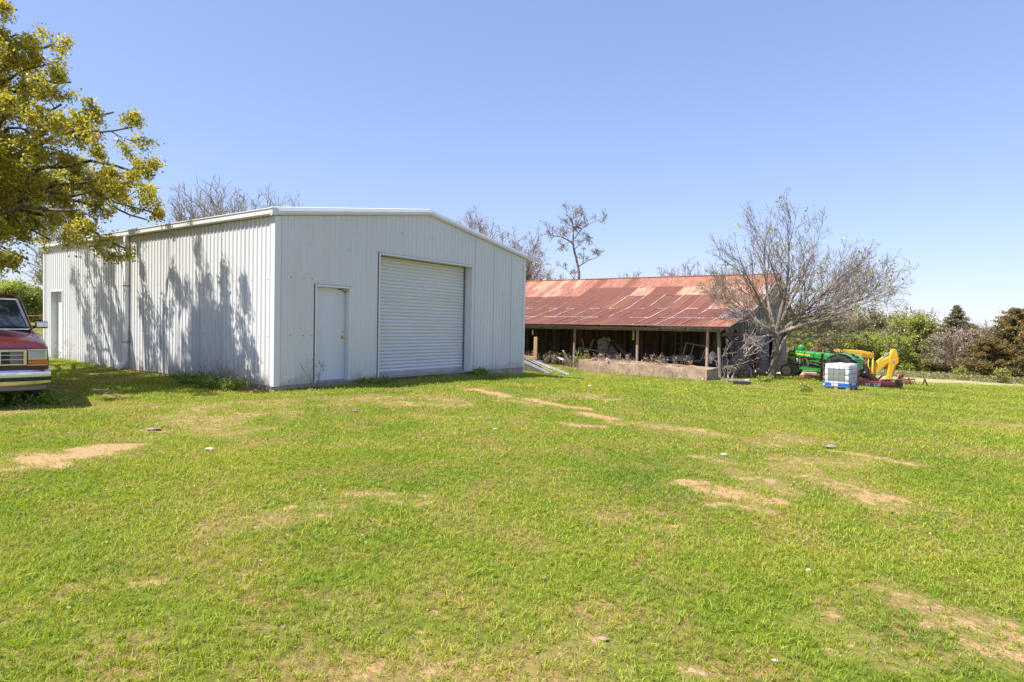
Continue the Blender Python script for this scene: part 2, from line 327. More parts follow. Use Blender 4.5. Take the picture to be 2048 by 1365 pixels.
def axis(lo, hi, c, n, k):
    t = np.linspace(-1, 1, n); s = np.sinh(k * t) / math.sinh(k); return c + np.where(s < 0, s * (c - lo), s * (hi - c))
xs = axis(-900, 900, 0, 460, 7.2); ys = axis(-120, 1300, 8, 460, 6.6)
X, Y = np.meshgrid(xs, ys); Z = gz_np(X.ravel(), Y.ravel()); nx, ny = len(xs), len(ys)
me = bpy.data.meshes.new('ground'); me.vertices.add(nx * ny); me.vertices.foreach_set('co', np.stack([X.ravel(), Y.ravel(), Z], 1).astype(np.float32).ravel())
ii = np.arange(ny - 1)[:, None] * nx + np.arange(nx - 1)[None, :]; q = np.stack([ii, ii + 1, ii + nx + 1, ii + nx], -1).reshape(-1)
nf = len(q) // 4; me.loops.add(len(q)); me.loops.foreach_set('vertex_index', q.astype(np.int32)); me.polygons.add(nf); me.polygons.foreach_set('loop_start', np.arange(0, 4 * nf, 4, dtype=np.int32))
at = me.attributes.new('v', 'FLOAT', 'POINT'); at.data.foreach_set('value', bare_np(X.ravel(), Y.ravel()).astype(np.float32))
at = me.attributes.new('dry', 'FLOAT', 'POINT'); at.data.foreach_set('value', dry_np(X.ravel(), Y.ravel()).astype(np.float32))
me.update(calc_edges=True); me.polygons.foreach_set('use_smooth', [True] * nf); me.materials.append(M['ground'])
go = bpy.data.objects.new('ground', me); COL.objects.link(go); tag(go, 'gently sloping lawn and field with patches of bare orange soil', None, None, 'structure')

# ------------------------------------------------------------------ metal shed
W, L, H, HR = 9.14, 12.24, 3.495, 4.20
shed = empty('metal_shed', A0, -YAW, 'white ribbed metal shed with a roller door and low gable roof', 'shed')
def topz(s): return H + (HR - H) * (1 - abs(s - W / 2) / (W / 2))
def ribbed(name, length, origin, dr, nr, top, openings, z0=0.0, pitch=.1524, rib=.019, start=.06, screws=()):
    mb = MB(); dr, nr, origin = V(dr), V(nr), V(origin); s = 0; prof = [(0, 0)]; c = start
    while c + .05 < length:
        prof += [(c, 0), (c + .018, rib), (c + .042, rib), (c + .060, 0)]; c += pitch
    prof.append((length, 0)); cuts = sorted({x for o in openings for x in o[:2]})
    segs = []
    for (s0, h0), (s1, h1) in zip(prof, prof[1:]):
        xs_ = [s0] + [c for c in cuts if s0 < c < s1] + [s1]
        for a, b in zip(xs_, xs_[1:]):
            f0 = (a - s0) / (s1 - s0) if s1 > s0 else 0; f1 = (b - s0) / (s1 - s0) if s1 > s0 else 0
            segs.append((a, h0 + (h1 - h0) * f0, b, h0 + (h1 - h0) * f1))
    for a, ha, b, hb in segs:
        mid = (a + b) / 2; zs = z0
        for o in openings:
            if o[0] < mid < o[1]: zs = o[2]
        if b - a < 1e-5: continue
        pa, pb = origin + dr * a + nr * ha, origin + dr * b + nr * hb
        for q0 in (0,):
            mb.face([pa + V((0, 0, zs)), pb + V((0, 0, zs)), pb + V((0, 0, top(b))), pa + V((0, 0, top(a)))])
    for (s_, z_) in screws:
        p = origin + dr * s_ + nr * .004 + V((0, 0, z_)); mb.lathe(p, nr, [(.012, 0), (.012, .006), (.005, .012)], 8, 1)
    s_ = start + .1524 * 6 - .004
    while s_ < length - .1:                                    # overlapping sheet edges
        if not any(o[0] - .05 < s_ < o[1] + .05 for o in openings): p = origin + dr * s_ + nr * .0205; mb.face([p + V((0, 0, z0)), p + dr * .006 + V((0, 0, z0)), p + dr * .006 + V((0, 0, top(s_) - .02)), p + V((0, 0, top(s_) - .02))], 1)
        s_ += .1524 * 6
    return mb.build(name, [M['panel'], M['screw']], shed)
RD = (2.852, 6.413, 3.02); WD = (1.013, 1.939, 2.131)
scr = [(.045 + .02, z) for z in (.25, .65, 1.05, 1.45, 1.85, 2.25, 2.65, 3.05, 3.4)] + [(.35, .08), (.62, 1.0), (.62, 2.25)]
scr += [(s, z) for z in (1.04, 2.27) for s in (.38, .70, .91, 2.02, 2.32, 2.62, 6.75, 7.36, 7.97, 8.58)] + [(s, 3.0) for s in (.8, 1.9)] + [(3.6, 3.62), (4.7, 3.6)]
ribbed('front_wall', W, (0, 0, 0), (0, 1, 0), (1, 0, 0), topz, [RD, WD], start=.14, screws=scr)
SD = (10.75, 11.62, 2.14)
scr2 = [(.05, z) for z in (.3, .75, 1.2, 1.7, 2.2, 2.7, 3.1)] + [(.21 + .305 * k, z) for k in range(30) for z in (1.02, 2.2)]
ribbed('side_wall', L, (0, 0, 0), (-1, 0, 0), (0, -1, 0), lambda s: H, [SD], start=.14, screws=scr2)
mb = MB(); mb.face([(-L, 0, 0), (-L, 0, H), (-L, W / 2, HR), (-L, W, H), (-L, W, 0)]); mb.build('back_wall', M['panel'], shed)
mb = MB(); mb.face([(-L, W, 0), (-L, W, H), (0, W, H), (0, W, 0)]); mb.build('far_side_wall', M['panel'], shed)
mb = MB(); mb.bb((-L - .01, .012, -.6), (-.012, W + .0, -.004)); mb.build('foundation', M['concrete'], shed)
mb = MB()                                                       # ribbed roof sheets
for sgn, y0, y1 in ((0, -.10, W / 2), (1, W / 2, W + .10)):
    x = .08
    while x > -L - .1:
        zz = lambda y: H + .085 + (HR - H) * (1 - abs(y - W / 2) / (W / 2))
        for a, b, h0, h1 in ((0, .22, 0, 0), (.22, .24, 0, .03), (.24, .27, .03, .03), (.27, .29, .03, 0)):
            mb.face([(x - a, y0, zz(y0) + h0), (x - a, y1, zz(y1) + h0), (x - b, y1, zz(y1) + h1), (x - b, y0, zz(y0) + h1)])
        x -= .29
mb.build('roof', M['trim'], shed)
# gable trim following the front roof line: folded section
def sweep(name, pts, prof, mat, out, parent=shed):              # prof: (outward, up) closed section swept along pts
    mb = MB(); mb.loft([[V(p) + V(out) * a + V((0, 0, b)) for a, b in prof] for p in pts], 0, .5); return mb.build(name, mat, parent)
gt = [(.0, .0), (.06, .005), (.085, .03), (.085, .085), (.05, .16), (.0, .175)]
sweep('gable_trim', [(0, -.12, H - .012), (0, W / 2, HR), (0, W + .12, H - .012)], [(a, b) for a, b in gt], M['trim'], (1, 0, 0))
gp_ = [(.0, .015), (.10, .0), (.125, .03), (.125, .12), (.14, .13), (.14, .15), (.0, .165)]
sweep('gutter', [(.075, 0, H - .005), (-L - .08, 0, H - .005)], gp_, M['trim'], (0, -1, 0))
sweep('gutter', [(.075, W, H - .005), (-L - .08, W, H - .005)], gp_, M['trim'], (0, 1, 0))
mb = MB(); mb.bb((-.0, -.024, -.01), (.024, .115, H - .005)); mb.bb((-.115, -.024, -.01), (-.0, 0, H)); mb.build('corner_trim', M['trim'], shed)
mb = MB(); mb.bb((0, W - .10, 0), (.024, W + .02, H - .005)); mb.build('corner_trim', M['trim'], shed)
mb = MB(); mb.bb((-L, -.024, 0), (-L + .10, -.001, H)); mb.build('corner_trim', M['trim'], shed)
def opening(o, depth, axis_y=True):                             # steel lining round an opening + outer flange
    s0, s1, h = o; mb = MB(); t = .045
    def b(a, c):                                               # a,c = (along, out, z)
        if axis_y: mb.bb((a[1], a[0], a[2]), (c[1], c[0], c[2]))
        else: mb.bb((-a[0], -a[1], a[2]), (-c[0], -c[1], c[2]))
    b((s0 - .03, -depth, 0), (s0 + .012, .026, h + .03)); b((s1 - .012, -depth, 0), (s1 + .03, .026, h + .03)); b((s0 + .013, -depth, h - .012), (s1 - .013, .028, h + .03))
    return mb
opening(WD, .17).build('door_frame', M['trim'], shed)
opening(RD, .30).build('roller_door_frame', M['trim'], shed)
for nm, o in (('door_shadow_line', WD), ('roller_shadow_line', RD)):  # dark strips stand in for the gap shadow along the frame edges
    mb = MB(); mb.bb((.0, o[0] - .046, 0), (.022, o[0] - .031, o[2] + .03)); mb.build(nm, M['screw'], shed); mb = MB(); mb.bb((.0, o[0] - .046, o[2] + .031), (.021, o[1] + .046, o[2] + .040)); mb.build(nm, M['screw'], shed)
opening(SD, .2, False).build('side_door_frame', M['trim'], shed)
# hinged walk door
mb = MB(); mb.bb((-.165, WD[0] + .014, .035), (-.12, WD[1] - .022, WD[2] - .016)); d1 = mb.build('walk_door', M['door'], shed)
mb = MB(); mb.bb((-.168, WD[1] - .021, .02), (-.15, WD[1] - .013, WD[2] - .014)); mb.bb((-.3, WD[0] + .01, -.003), (.02, WD[1] - .01, .028), 1)
mb.build('threshold', [M['dark'], M['concrete']], d1)
mb = MB(); mb.lathe((-.119, WD[1] - .095, 1.0), (1, 0, 0), [(.034, 0), (.034, .006), (.013, .012), (.013, .03), (.026, .036), (.031, .052), (.024, .068), (0, .072)], 20); mb.build('door_knob', M['brass'], d1, True, 0, 40)
mb = MB(); mb.lathe((-.119, WD[1] - .095, 1.13), (1, 0, 0), [(.024, 0), (.02, .012), (0, .014)], 16); mb.build('deadbolt', M['brass'], d1, True, 0, 40)
mb = MB(); mb.tube([(-.118, WD[1] - .24, 2.095), (-.10, WD[1] - .12, 2.09), (-.11, WD[1] - .03, 2.03)], .009, 6); mb.build('door_closer', M['dark'], d1)
# roller door: curved slats
mb = MB(); rows = []; z = .10; k = 0; y0, y1 = RD[0] + .013, RD[1] - .013
while z < RD[2] - .03:
    for t, o in ((0, -.016), (.10, -.004), (.25, .008), (.5, .013), (.75, .008), (.88, -.004), (.94, -.016)):
        zz = z + .0889 * t
        if zz < RD[2] - .02: rows.append([(-.27 + o, y0, zz), (-.27 + o, y1, zz)])
    z += .0889
mb.grid(rows); rd = mb.build('roller_door', M['rolldoor'], shed, True, 0, 50)
mb = MB(); mb.bb((-.30, y0, .012), (-.245, y1, .11)); mb.build('bottom_bar', pmat('bar_grey', (.42, .41, .42), None, 3, .5, .3), rd)
mb = MB(); mb.bb((-.285, y1 - .035, .02), (-.235, y1 - .001, RD[2] - .02)); mb.build('guide_rail', M['screw'], rd); mb = MB(); mb.bb((-.285, y0 + .001, .02), (-.235, y0 + .03, RD[2] - .02)); mb.build('guide_rail', M['screw'], rd)
mb = MB(); mb.bb((-.32, RD[0] + .012, -.004), (.10, RD[1] - .012, .010)); mb.build('door_sill', M['concrete'], rd)
# side door and its step
mb = MB(); mb.bb((-SD[1] + .013, .15, .03), (-SD[0] - .013, .19, SD[2] - .014)); d2 = mb.build('side_door', M['door'], shed)
mb = MB(); mb.lathe((-SD[0] - .1, .15, 1.0), (0, -1, 0), [(.03, 0), (.013, .01), (.013, .03), (.03, .045), (0, .07)], 12); mb.build('door_knob', M['brass'], d2)
mb = MB(); mb.box((-11.2, -.35, .0), (1.1, .5, .14)); mb.build('door_step', M['concrete'], shed)
# downspouts
for xx in (-6.42,):
    mb = MB(); mb.bb((xx - .055, -.125, .22), (xx + .055, -.03, H - .01))
    mb.loft([[(xx - .055, -.125, .22), (xx + .055, -.125, .22), (xx + .055, -.03, .22), (xx - .055, -.03, .22)], [(xx - .055, -.34, .04), (xx + .055, -.34, .04), (xx + .055, -.27, -.02), (xx - .055, -.27, -.02)]])
    ds = mb.build('downspout', M['trim'], shed, False, .006)
    mb = MB(); mb.bb((xx - .075, -.13, 2.18), (xx + .075, -.026, 2.21)); mb.build('strap', M['screw'], ds); mb = MB(); mb.bb((xx - .075, -.13, .7), (xx + .075, -.026, .73)); mb.build('strap', M['screw'], ds)

# ------------------------------------------------------------------ old open barn
BU = V((math.sin(BYAW), math.cos(BYAW), 0)); BX = V((math.cos(BYAW), -math.sin(BYAW), 0))
barn = empty('open_barn', C0, -BYAW, 'old open-fronted barn with a rusty corrugated roof and grey plank gable', 'barn')
def bw(x, y, z=0): return C0 + BX * x + BU * y + V((0, 0, z))
def by_px(px):
    lo, hi = -4., 30.
    for _ in range(50):
        m_ = (lo + hi) / 2
        if proj(bw(0, m_))[0] < px: lo = m_
        else: hi = m_
    return lo
def bx_px(px, y=0.):
    lo, hi = -30., 4.
    for _ in range(50):
        m_ = (lo + hi) / 2
        if proj(bw(m_, y))[0] < px: lo = m_
        else: hi = m_
    return lo
BLEN = 22.
RF = [(-.38, 2.50), (2.0, 2.93), (4.6, 3.52), (7.5, 4.46), (9.1, 5.10), (10.75, 5.86)]
mb = MB(); r_ = random.Random(5); cw = .61; ncol = int((BLEN + .5) / cw)
for c in range(ncol):
    x0 = .5 - c * cw
    for r in range(5):
        (ya, za), (yb, zb) = RF[r], RF[r + 1]; u = r_.random()
        if r < 3:
            typ = .03 if u < .8 else .15
            if c in (0,): typ = (.3, .7, .15)[r]
            if c in (1,) and r == 2: typ = .45
            if c in (1,) and r == 1: typ = .7
            if c == 0 and r == 0: typ = .28
            if c == 1 and r == 0: typ = .28
            if c in (2, 3) and r == 2: typ = .3
        elif r == 3:
            typ = .48 if (c < 9 or c in (12, 13)) else (.06 if c < 20 else (.3 if u < .5 else .45))
            if c < 2: typ = .68 if c == 0 else .3
        else:
            typ = .3 if (c < 14 or u < .6) else .15
            if c >= 22: typ = .45 if u < .5 else .28
            if c < 1: typ = .16
        lift = .006 * r + r_.uniform(0, .012); rows = []; nrm = V((0, -(zb - za), yb - ya)).normalized()
        for j in range(17):
            xx = x0 - cw * 1.04 * j / 16; off = .009 * math.sin(j * math.pi / 1.0 * .5 * 2) + (.01 if j % 2 else -.006)
            rows.append([V((xx, ya - .06, za - .06 * (zb - za) / (yb - ya))) + nrm * (off + lift), V((xx, (ya + yb) / 2, (za + zb) / 2 - .012)) + nrm * (off + lift), V((xx, yb, zb)) + nrm * (off + lift)])
        mb.grid(rows, 0, typ)
        if r < 3 and r_.random() < (.85 if c % 2 == 0 else .65):        # side seams
            wv = .045 if c % 2 == 0 else .022; tv = (.88 if c % 2 == 0 and r_.random() < .75 else .95); wv *= r_.uniform(.6, 1.25)
            if r_.random() < .9:
                t0 = r_.uniform(0, .25) if r_.random() < .25 else 0
                pa = V((x0, ya + (yb - ya) * t0, za + (zb - za) * t0)); pb = V((x0, yb, zb))
                mb.loft([[pa + nrm * .02, pa + V((-wv, 0, 0)) + nrm * .02, pa + V((-wv, 0, 0)) + nrm * .045, pa + nrm * .045], [pb + nrm * .02, pb + V((-wv, 0, 0)) + nrm * .02, pb + V((-wv, 0, 0)) + nrm * .045, pb + nrm * .045]], 0, tv)
        elif r >= 3 and r_.random() < .35:
            pa = V((x0, ya, za)); pb = V((x0, yb, zb)); mb.loft([[pa + nrm * .02, pa + V((-.02, 0, 0)) + nrm * .02, pa + V((-.02, 0, 0)) + nrm * .04, pa + nrm * .04], [pb + nrm * .02, pb + V((-.02, 0, 0)) + nrm * .02, pb + V((-.02, 0, 0)) + nrm * .04, pb + nrm * .04]], 0, .95)
        if (r == 1 and (c % 12) in (1, 2, 3, 4, 5, 6, 8, 9)) or (r == 2 and (c % 5) in (0, 3)) or r == 0:   # exposed sheet ends
            z_ = za - .06 * (zb - za) / (yb - ya)
            mb.box((x0 - cw / 2, ya - .05 + (.0 if r else -.015), z_ + .035), (cw * .96, .10 if r else .05, .03), None, 0, .88 if r else .95)
bl = [(10.75, 5.90), (13.4, 4.5), (15.9, 3.15)]
mb.grid([[(x, y, z) for y, z in bl] for x in (.5, -BLEN)], 0, .15)
mb.box(((-BLEN + .5) / 2, 10.75, 5.90), (BLEN + .5, .26, .05), None, 0, .3)
mb.build('roof', M['roof'], barn)
mb = MB()                                                       # white metal edge along the gable verge
for (ya, za), (yb, zb) in zip(RF[:-1], RF[1:]): mb.beam((.51, ya, za + .01), (.51, yb, zb + .01), .03, .05)
mb.build('verge_trim', M['steel'], barn)
PX = [-.66, -4.3, -8.0, -11.7, -15.4, -19.1]
for i, x in enumerate(PX[:4]):
    mb = MB(); w = .15; ln = r_.uniform(-.04, .04)
    mb.tube([(x + ln, .15, -.45), (x + ln * .5, .15, .9), (x, .15, 2.38)], [.085, .08, .075], 7, 0, r_.random()); mb.build('post', M['woodpost'], barn, True, 0, 60)
mb = MB(); mb.tube([(.02, .1, -.1), (-.07, .14, 1.2), (-.16, .15, 2.4)], [.09, .085, .08], 7, 0, .4); mb.build('post', M['wood'], barn, True, 0, 60)
for y in (7.0,):
    for x in PX:
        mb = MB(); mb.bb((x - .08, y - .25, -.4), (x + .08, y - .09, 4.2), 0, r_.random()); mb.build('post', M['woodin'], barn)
mb = MB(); mb.beam((.0, .13, 2.33), (-7.9, .15, 2.31), .07, .15, 0, .75); mb.beam((-7.9, .15, 2.31), (-BLEN, .15, 2.30), .07, .15, 0, .55)
mb.beam((.2, -.25, 2.44), (-3.6, -.25, 2.43), .035, .13, 0, .9); mb.build('header_beam', M['wood'], barn)
mb = MB(); mb.beam((-2.9, -.31, 2.37), (-9, -.31, 2.40), .10, .09, 0, .6); mb.beam((-9, -.31, 2.42), (-BLEN, -.3, 2.42), .05, .12, 0, .4); mb.build('eave_gutter', pmat('brown_gutter', (.23, .15, .11), (.16, .10, .08), 4, .6), barn)
for k in range(13):
    mb = MB(); x = .2 - k * 1.8
    for (ya, za), (yb, zb) in zip(RF[:3], RF[1:4]): mb.beam((x, ya + .1, za - .10), (x, yb, zb - .10), .05, .12, 0, r_.random())
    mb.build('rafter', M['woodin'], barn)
def planks(mb, x0, x1, fn, zlo, zhi, wmin=.13, wmax=.2, th=.022, gap=.008, rr=r_, mi=0):
    x = min(x0, x1); e = max(x0, x1)
    while x < e:
        w = min(rr.uniform(wmin, wmax), e - x); a, b = zlo(x + w / 2) if callable(zlo) else zlo, zhi(x + w / 2) if callable(zhi) else zhi
        if b - a > .05: fn(mb, x + gap / 2, x + w - gap / 2, a, b, th * rr.uniform(.8, 1.2), rr.random())
        x += w
def fy(xp): return lambda mb, a, b, z0, z1, th, v: mb.bb((xp, a, z0), (xp + th, b, z1), 0, v)
def fx(yp): return lambda mb, a, b, z0, z1, th, v: mb.bb((a, yp, z0), (b, yp + th, z1), 0, v)
def rz_(y):
    pts = RF + [(15.9, 3.15)]
    for (ya, za), (yb, zb) in zip(pts, pts[1:]):
        if ya <= y <= yb: return za + (zb - za) * (y - ya) / (yb - ya) - .06
    return 2.4
mb = MB(); g1, g2, g3, g4, gE = by_px(1487), by_px(1512), by_px(1536), by_px(1551), 15.7
planks(mb, .15, g2, fy(0.), lambda y: 2.15 + .25 * math.sin(y * 3), rz_)
planks(mb, g1 - .35, g1 + .25, fy(0.), -.2, 2.6)
planks(mb, g2, g3, fy(0.), lambda y: -.35 + .25 * r_.random(), rz_)
planks(mb, g3, g4, fy(0.), 2.55, rz_)
planks(mb, g4, gE, fy(0.), lambda y: -.35, rz_)
mb.build('gable_wall', M['wood'], barn)
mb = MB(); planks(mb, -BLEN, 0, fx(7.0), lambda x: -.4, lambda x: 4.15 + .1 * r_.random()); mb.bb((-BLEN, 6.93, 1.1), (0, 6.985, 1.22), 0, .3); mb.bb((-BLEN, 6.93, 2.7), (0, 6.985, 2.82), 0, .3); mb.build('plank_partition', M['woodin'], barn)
mb = MB(); mb.face([(-BLEN, 15.7, -.4), (0, 15.7, -.4), (0, 15.7, 3.1), (-BLEN, 15.7, 3.1)]); mb.face([(-BLEN, 0, -.4), (-BLEN, 15.7, -.4), (-BLEN, 15.7, 3.1), (-BLEN, 10.7, 5.8), (-BLEN, 7.5, 4.4), (-BLEN, 0, 2.5)]); mb.build('rear_wall', M['wood'], barn)
mb = MB(); mb.beam((.04, .2, 2.12), (.04, g3, 2.2), .06, .15, 0, .2); mb.beam((.05, g2 + .1, .1), (.05, g3 - .1, 2.3), .03, .1, 0, .9); mb.build('wall_rail', pmat('rust_stained_rail', (.22, .10, .06), (.14, .07, .045), 4, .8), barn)

# concrete feed bunk in front of the barn
tr = empty('concrete_trough', bw(0, 0, 0), -BYAW, 'long stained concrete feed bunk with a broken white corner in front of the barn', 'feed trough')
T0, T1, TX0, TX1 = -2.05, -.25, .02, -6.55
def wallb(mb, a, b, z0, z1, sub=14, mi=0):                      # slightly uneven wall block
    (xa, ya), (xb, yb) = a, b; rr = random.Random(3); rows = []
    n_ = max(2, int(max(abs(xb - xa), abs(yb - ya)) / .25)); lx = abs(xb - xa) > abs(yb - ya)
    for i in range(n_ + 1):
        t = i / n_; j = lambda s=.018: rr.uniform(-s, s)
        if lx: x = xa + (xb - xa) * t; ring = [(x, ya + j(), z0), (x, yb + j(), z0), (x, yb + j(.01), z1 + j(.015)), (x, ya + j(.01), z1 + j(.015))]
        else: y = ya + (yb - ya) * t; ring = [(xa + j(), y, z0), (xb + j(), y, z0), (xb + j(.01), y, z1 + j(.015)), (xa + j(.01), y, z1 + j(.015))]
        rows.append(ring)
    mb.loft(rows, mi)
mb = MB(); wallb(mb, (TX1, T0), (TX0 - .12, T0 + .2), -.5, .70); wallb(mb, (TX1, T1 - .15), (TX0, T1), -.5, .72); wallb(mb, (TX0 - .16, T0 + .02), (TX0, T1 - .16), -.5, .71); wallb(mb, (TX1, T0 + .21), (TX1 + .2, T1 - .16), -.5, .68)
mb.v = [(x, y, z - (.17 * (x - TX1) / (TX0 - TX1) if z > 0 else 0)) for x, y, z in mb.v]; mb.bb((TX1 + .2, T0 + .2, -.4), (TX0 - .16, T1 - .15, .38)); mb.build('bunk_walls', M['concrete_red'], tr)
mb = MB(); rr = random.Random(11)
for k in range(16):
    c = V((TX0 - .12 - rr.uniform(0, .5), T0 + rr.uniform(-.08, .1), rr.uniform(-.35, .22))); s = rr.uniform(.06, .15)
    mb.box(c, (s * 1.5, s, s * .9), (rr.random(), rr.random(), rr.random()), 0, rr.random(), .7)
mb.build('broken_corner', pmat('white_rubble', (.62, .56, .50), (.42, .36, .30), 8, .9, bump=.6), tr)

# ------------------------------------------------------------------ vegetation generators
def grow(mb, p, d, ln, r, lvl, cfg, rr, tips, stats):
    nseg = cfg['seg'][lvl]; pts = [p.copy()]; rad = [r]; tip_r = max(r * cfg['taper'][lvl], cfg['rmin']); g = cfg['grav'][lvl]; jit = cfg['jit'][lvl]
    for i in range(nseg):
        d = (d + V((rr.gauss(0, jit), rr.gauss(0, jit), rr.gauss(0, jit) + g))).normalized()
        p = p + d * (ln / nseg); pts.append(p.copy()); rad.append(r + (tip_r - r) * (i + 1) / nseg)
    mb.tube(pts, rad, cfg['n'][lvl], 0, rr.random(), False)
    if lvl + 1 < len(cfg['seg']):
        nc = cfg['kids'][lvl]; nc = int(nc * rr.uniform(.8, 1.25) + .5); t0 = cfg['from'][lvl]
        for k in range(nc):
            t = t0 + (1 - t0) * (k + rr.random()) / nc; f = t * nseg; i = min(int(f), nseg - 1); q = pts[i].lerp(pts[i + 1], f - i)
            dd = (pts[i + 1] - pts[i]).normalized(); o = dd.orthogonal().normalized(); o.rotate(Matrix.Rotation(rr.uniform(0, 2 * math.pi), 3, dd))
            ang = rr.uniform(*cfg['ang'][lvl]); nd = (dd * math.cos(ang) + o * math.sin(ang)).normalized()
            cl = ln * rr.uniform(*cfg['len'][lvl]) * (1.15 - .55 * t)
            grow(mb, q, nd, cl, max((r + (tip_r - r) * t) * cfg['rr'][lvl], cfg['rmin']), lvl + 1, cfg, rr, tips, stats)
    if lvl >= len(cfg['seg']) - cfg.get('tiplv', 1):
        tips.append((pts[-1], d)); tips.append((pts[len(pts) // 2], d))
def leaf_quads(centers, size, rs, flat=.0, aspect=.6):
    c = np.asarray(centers); n_ = len(c); a = rs.normal(size=(n_, 3)); a /= np.linalg.norm(a, axis=1)[:, None] + 1e-9
    b = np.cross(a, rs.normal(size=(n_, 3))); b /= np.linalg.norm(b, axis=1)[:, None] + 1e-9; s = (size * rs.uniform(.6, 1.3, n_))[:, None]
    a = a * s; b = b * s * aspect; nn = np.cross(a, b) / s * .25
    return np.stack([c - a, c - b * .9 + nn, c + a, c + b * .9 + nn], 1)
def scatter(tips, per, spread, rs, zs=1.0):
    t = np.array([tuple(p) for p, d in tips]); c = np.repeat(t, per, 0); o = rs.normal(size=c.shape) * spread; o[:, 2] *= zs; return c + o
BASE = dict(seg=[7, 6, 5, 4, 3], taper=[.35, .3, .3, .3, .5], rmin=.006, grav=[.02, .03, .03, .02, 0], jit=[.07, .12, .15, .2, .25], n=[9, 6, 4, 3, 3],
            kids=[9, 8, 7, 5], ang=[(.5, 1.1), (.4, .9), (.4, .9), (.4, 1.0)], len=[(.6, .8), (.45, .7), (.4, .65), (.35, .6)], rr=[.6, .55, .5, .6])
BASE['from'] = [.3, .2, .15, .1]
def cfg(**k): c = dict(BASE); c.update(k); return c
def make_tree(name, base, stems, c, seed, twig, leafm=None, per=0, lsize=.06, spread=.1, label='', cat='tree', group=None, vrange=(0, 1), frac=1.0, trunkname='trunk', bias=0):
    rr = random.Random(seed); rs = np.random.RandomState(seed); base = V(base)
    root = empty(name, base, 0, label, cat, group); tips = []; mb = MB()
    for (off, d, ln, r) in stems: grow(mb, V(off), V(d).normalized(), ln, r, 0, c, rr, tips, None)
    mb.build(trunkname, twig, root, True)
    if leafm and per:
        if frac < 1: tips = [t for t in tips if rr.random() < frac]
        ce = scatter(tips, per, spread, rs); q = leaf_quads(ce, lsize, rs)
        clump = np.repeat(rs.uniform(0, 1, len(tips)), per); val = np.clip(.45 * clump + .55 * rs.uniform(0, 1, len(ce)) + bias, 0, 1)
        quads_obj('crown', q, val, leafm, root)
    return root

# ------------------------------------------------------------------ leafy oak on the left
def limb_tree(name, base, limbs, c, seed, bark, leafm, per, lsize, spread, label, group=None, trunk=None, tr_r=.3, bias=.10):
    rr = random.Random(seed); rs = np.random.RandomState(seed); root = empty(name, base, 0, label, 'tree', group); tips = []; mb = MB()
    if trunk: mb.tube([V(p) for p in trunk], [tr_r * (1 - .45 * i / (len(trunk) - 1)) for i in range(len(trunk))], 12, 0, .5)
    for pts, r in limbs:                                       # limb through given points, side branches along it
        pts = [V(p) for p in pts]; dense = []
        for a, b in zip(pts, pts[1:]):
            for k in range(3): dense.append(a.lerp(b, k / 3) + V((rr.gauss(0, .06), rr.gauss(0, .06), rr.gauss(0, .05))))
        dense.append(pts[-1]); n_ = len(dense); rad = [r * (1 - .85 * i / (n_ - 1)) + .008 for i in range(n_)]
        mb.tube(dense, rad, 8, 0, rr.random()); L_ = sum((b - a).length for a, b in zip(pts, pts[1:]))
        nk = int(L_ * c['per_m'])
        for k in range(nk):
            t = .22 + .78 * (k + rr.random()) / nk; f = min(t, .999) * (n_ - 1); i = int(f); q = dense[i].lerp(dense[i + 1], f - i)
            dd = (dense[i + 1] - dense[i]).normalized(); o = dd.orthogonal().normalized(); o.rotate(Matrix.Rotation(rr.uniform(0, 6.28), 3, dd))
            ang = rr.uniform(.5, 1.1); nd = dd * math.cos(ang) + o * math.sin(ang)
            grow(mb, q, nd, rr.uniform(*c['side']) * (1.1 - .4 * t), max(rad[i] * .5, .012), 0, c, rr, tips, None)
    mb.build('trunk', bark, root, True)
    ce = scatter(tips, per, spread, rs); q = leaf_quads(ce, lsize, rs, aspect=.7); cl = np.repeat(rs.uniform(0, 1, len(tips)), per)
    quads_obj('crown', q, np.clip(.4 * cl + .6 * rs.uniform(0, 1, len(ce)) + bias, 0, 1), leafm, root); return root
OB = V((-13.3, 13.2, gz(-13.3, 13.2)))
def toward(px, py, d):
    px = px - 28 if py < 320 else px - 6
    return P(px, py, d) - OB
rr = random.Random(21); limbs = []
tipsv = [(10,-20,12.5),(62,20,12),(95,75,12.4),(135,90,12.8),(170,165,12.6),(255,225,12.8),(292,255,12.3),(225,262,11.5),(315,352,13),(270,375,12.4),(312,425,12.2),(300,440,13.6),(262,500,12.5),(200,440,11.2),(62,520,10.8),(5,545,11),(30,430,11.6),(-5,490,10.9),(105,480,12.2),(80,350,11.8),(120,130,12.4),(60,70,12.2),(20,280,11.2),(100,225,12),(120,270,11.4),(50,180,11),(10,90,11.2),(110,170,13.5),(-60,40,11.5),(-60,300,10.5),(-60,480,10.5),(-40,180,13),(150,210,12.2),(60,130,12.5)]
for px, py, d in tipsv:
    e_ = toward(px, py, d); h0 = min(max(e_.z * rr.uniform(.45, .7), 2.6), 6.5)
    a = V((rr.uniform(-.1, .2), rr.uniform(-.15, .15), h0)); m_ = a.lerp(e_, .5) + V((0, 0, rr.uniform(.35, .9))); limbs.append(([a, a.lerp(m_, .5) + V((0, 0, .15)), m_, m_.lerp(e_, .55) + V((0, 0, .25)), e_], rr.uniform(.035, .075)))
for k in range(12):                                            # rest of the crown, away from the lens
    an = rr.uniform(1.6, 5.2); e_ = V((math.cos(an) * rr.uniform(3.5, 6), math.sin(an) * rr.uniform(3, 5.5), rr.uniform(3, 8.5))); a = V((0, 0, min(e_.z * .6, 6)))
    limbs.append(([a, a.lerp(e_, .5) + V((0, 0, .7)), e_], .08))
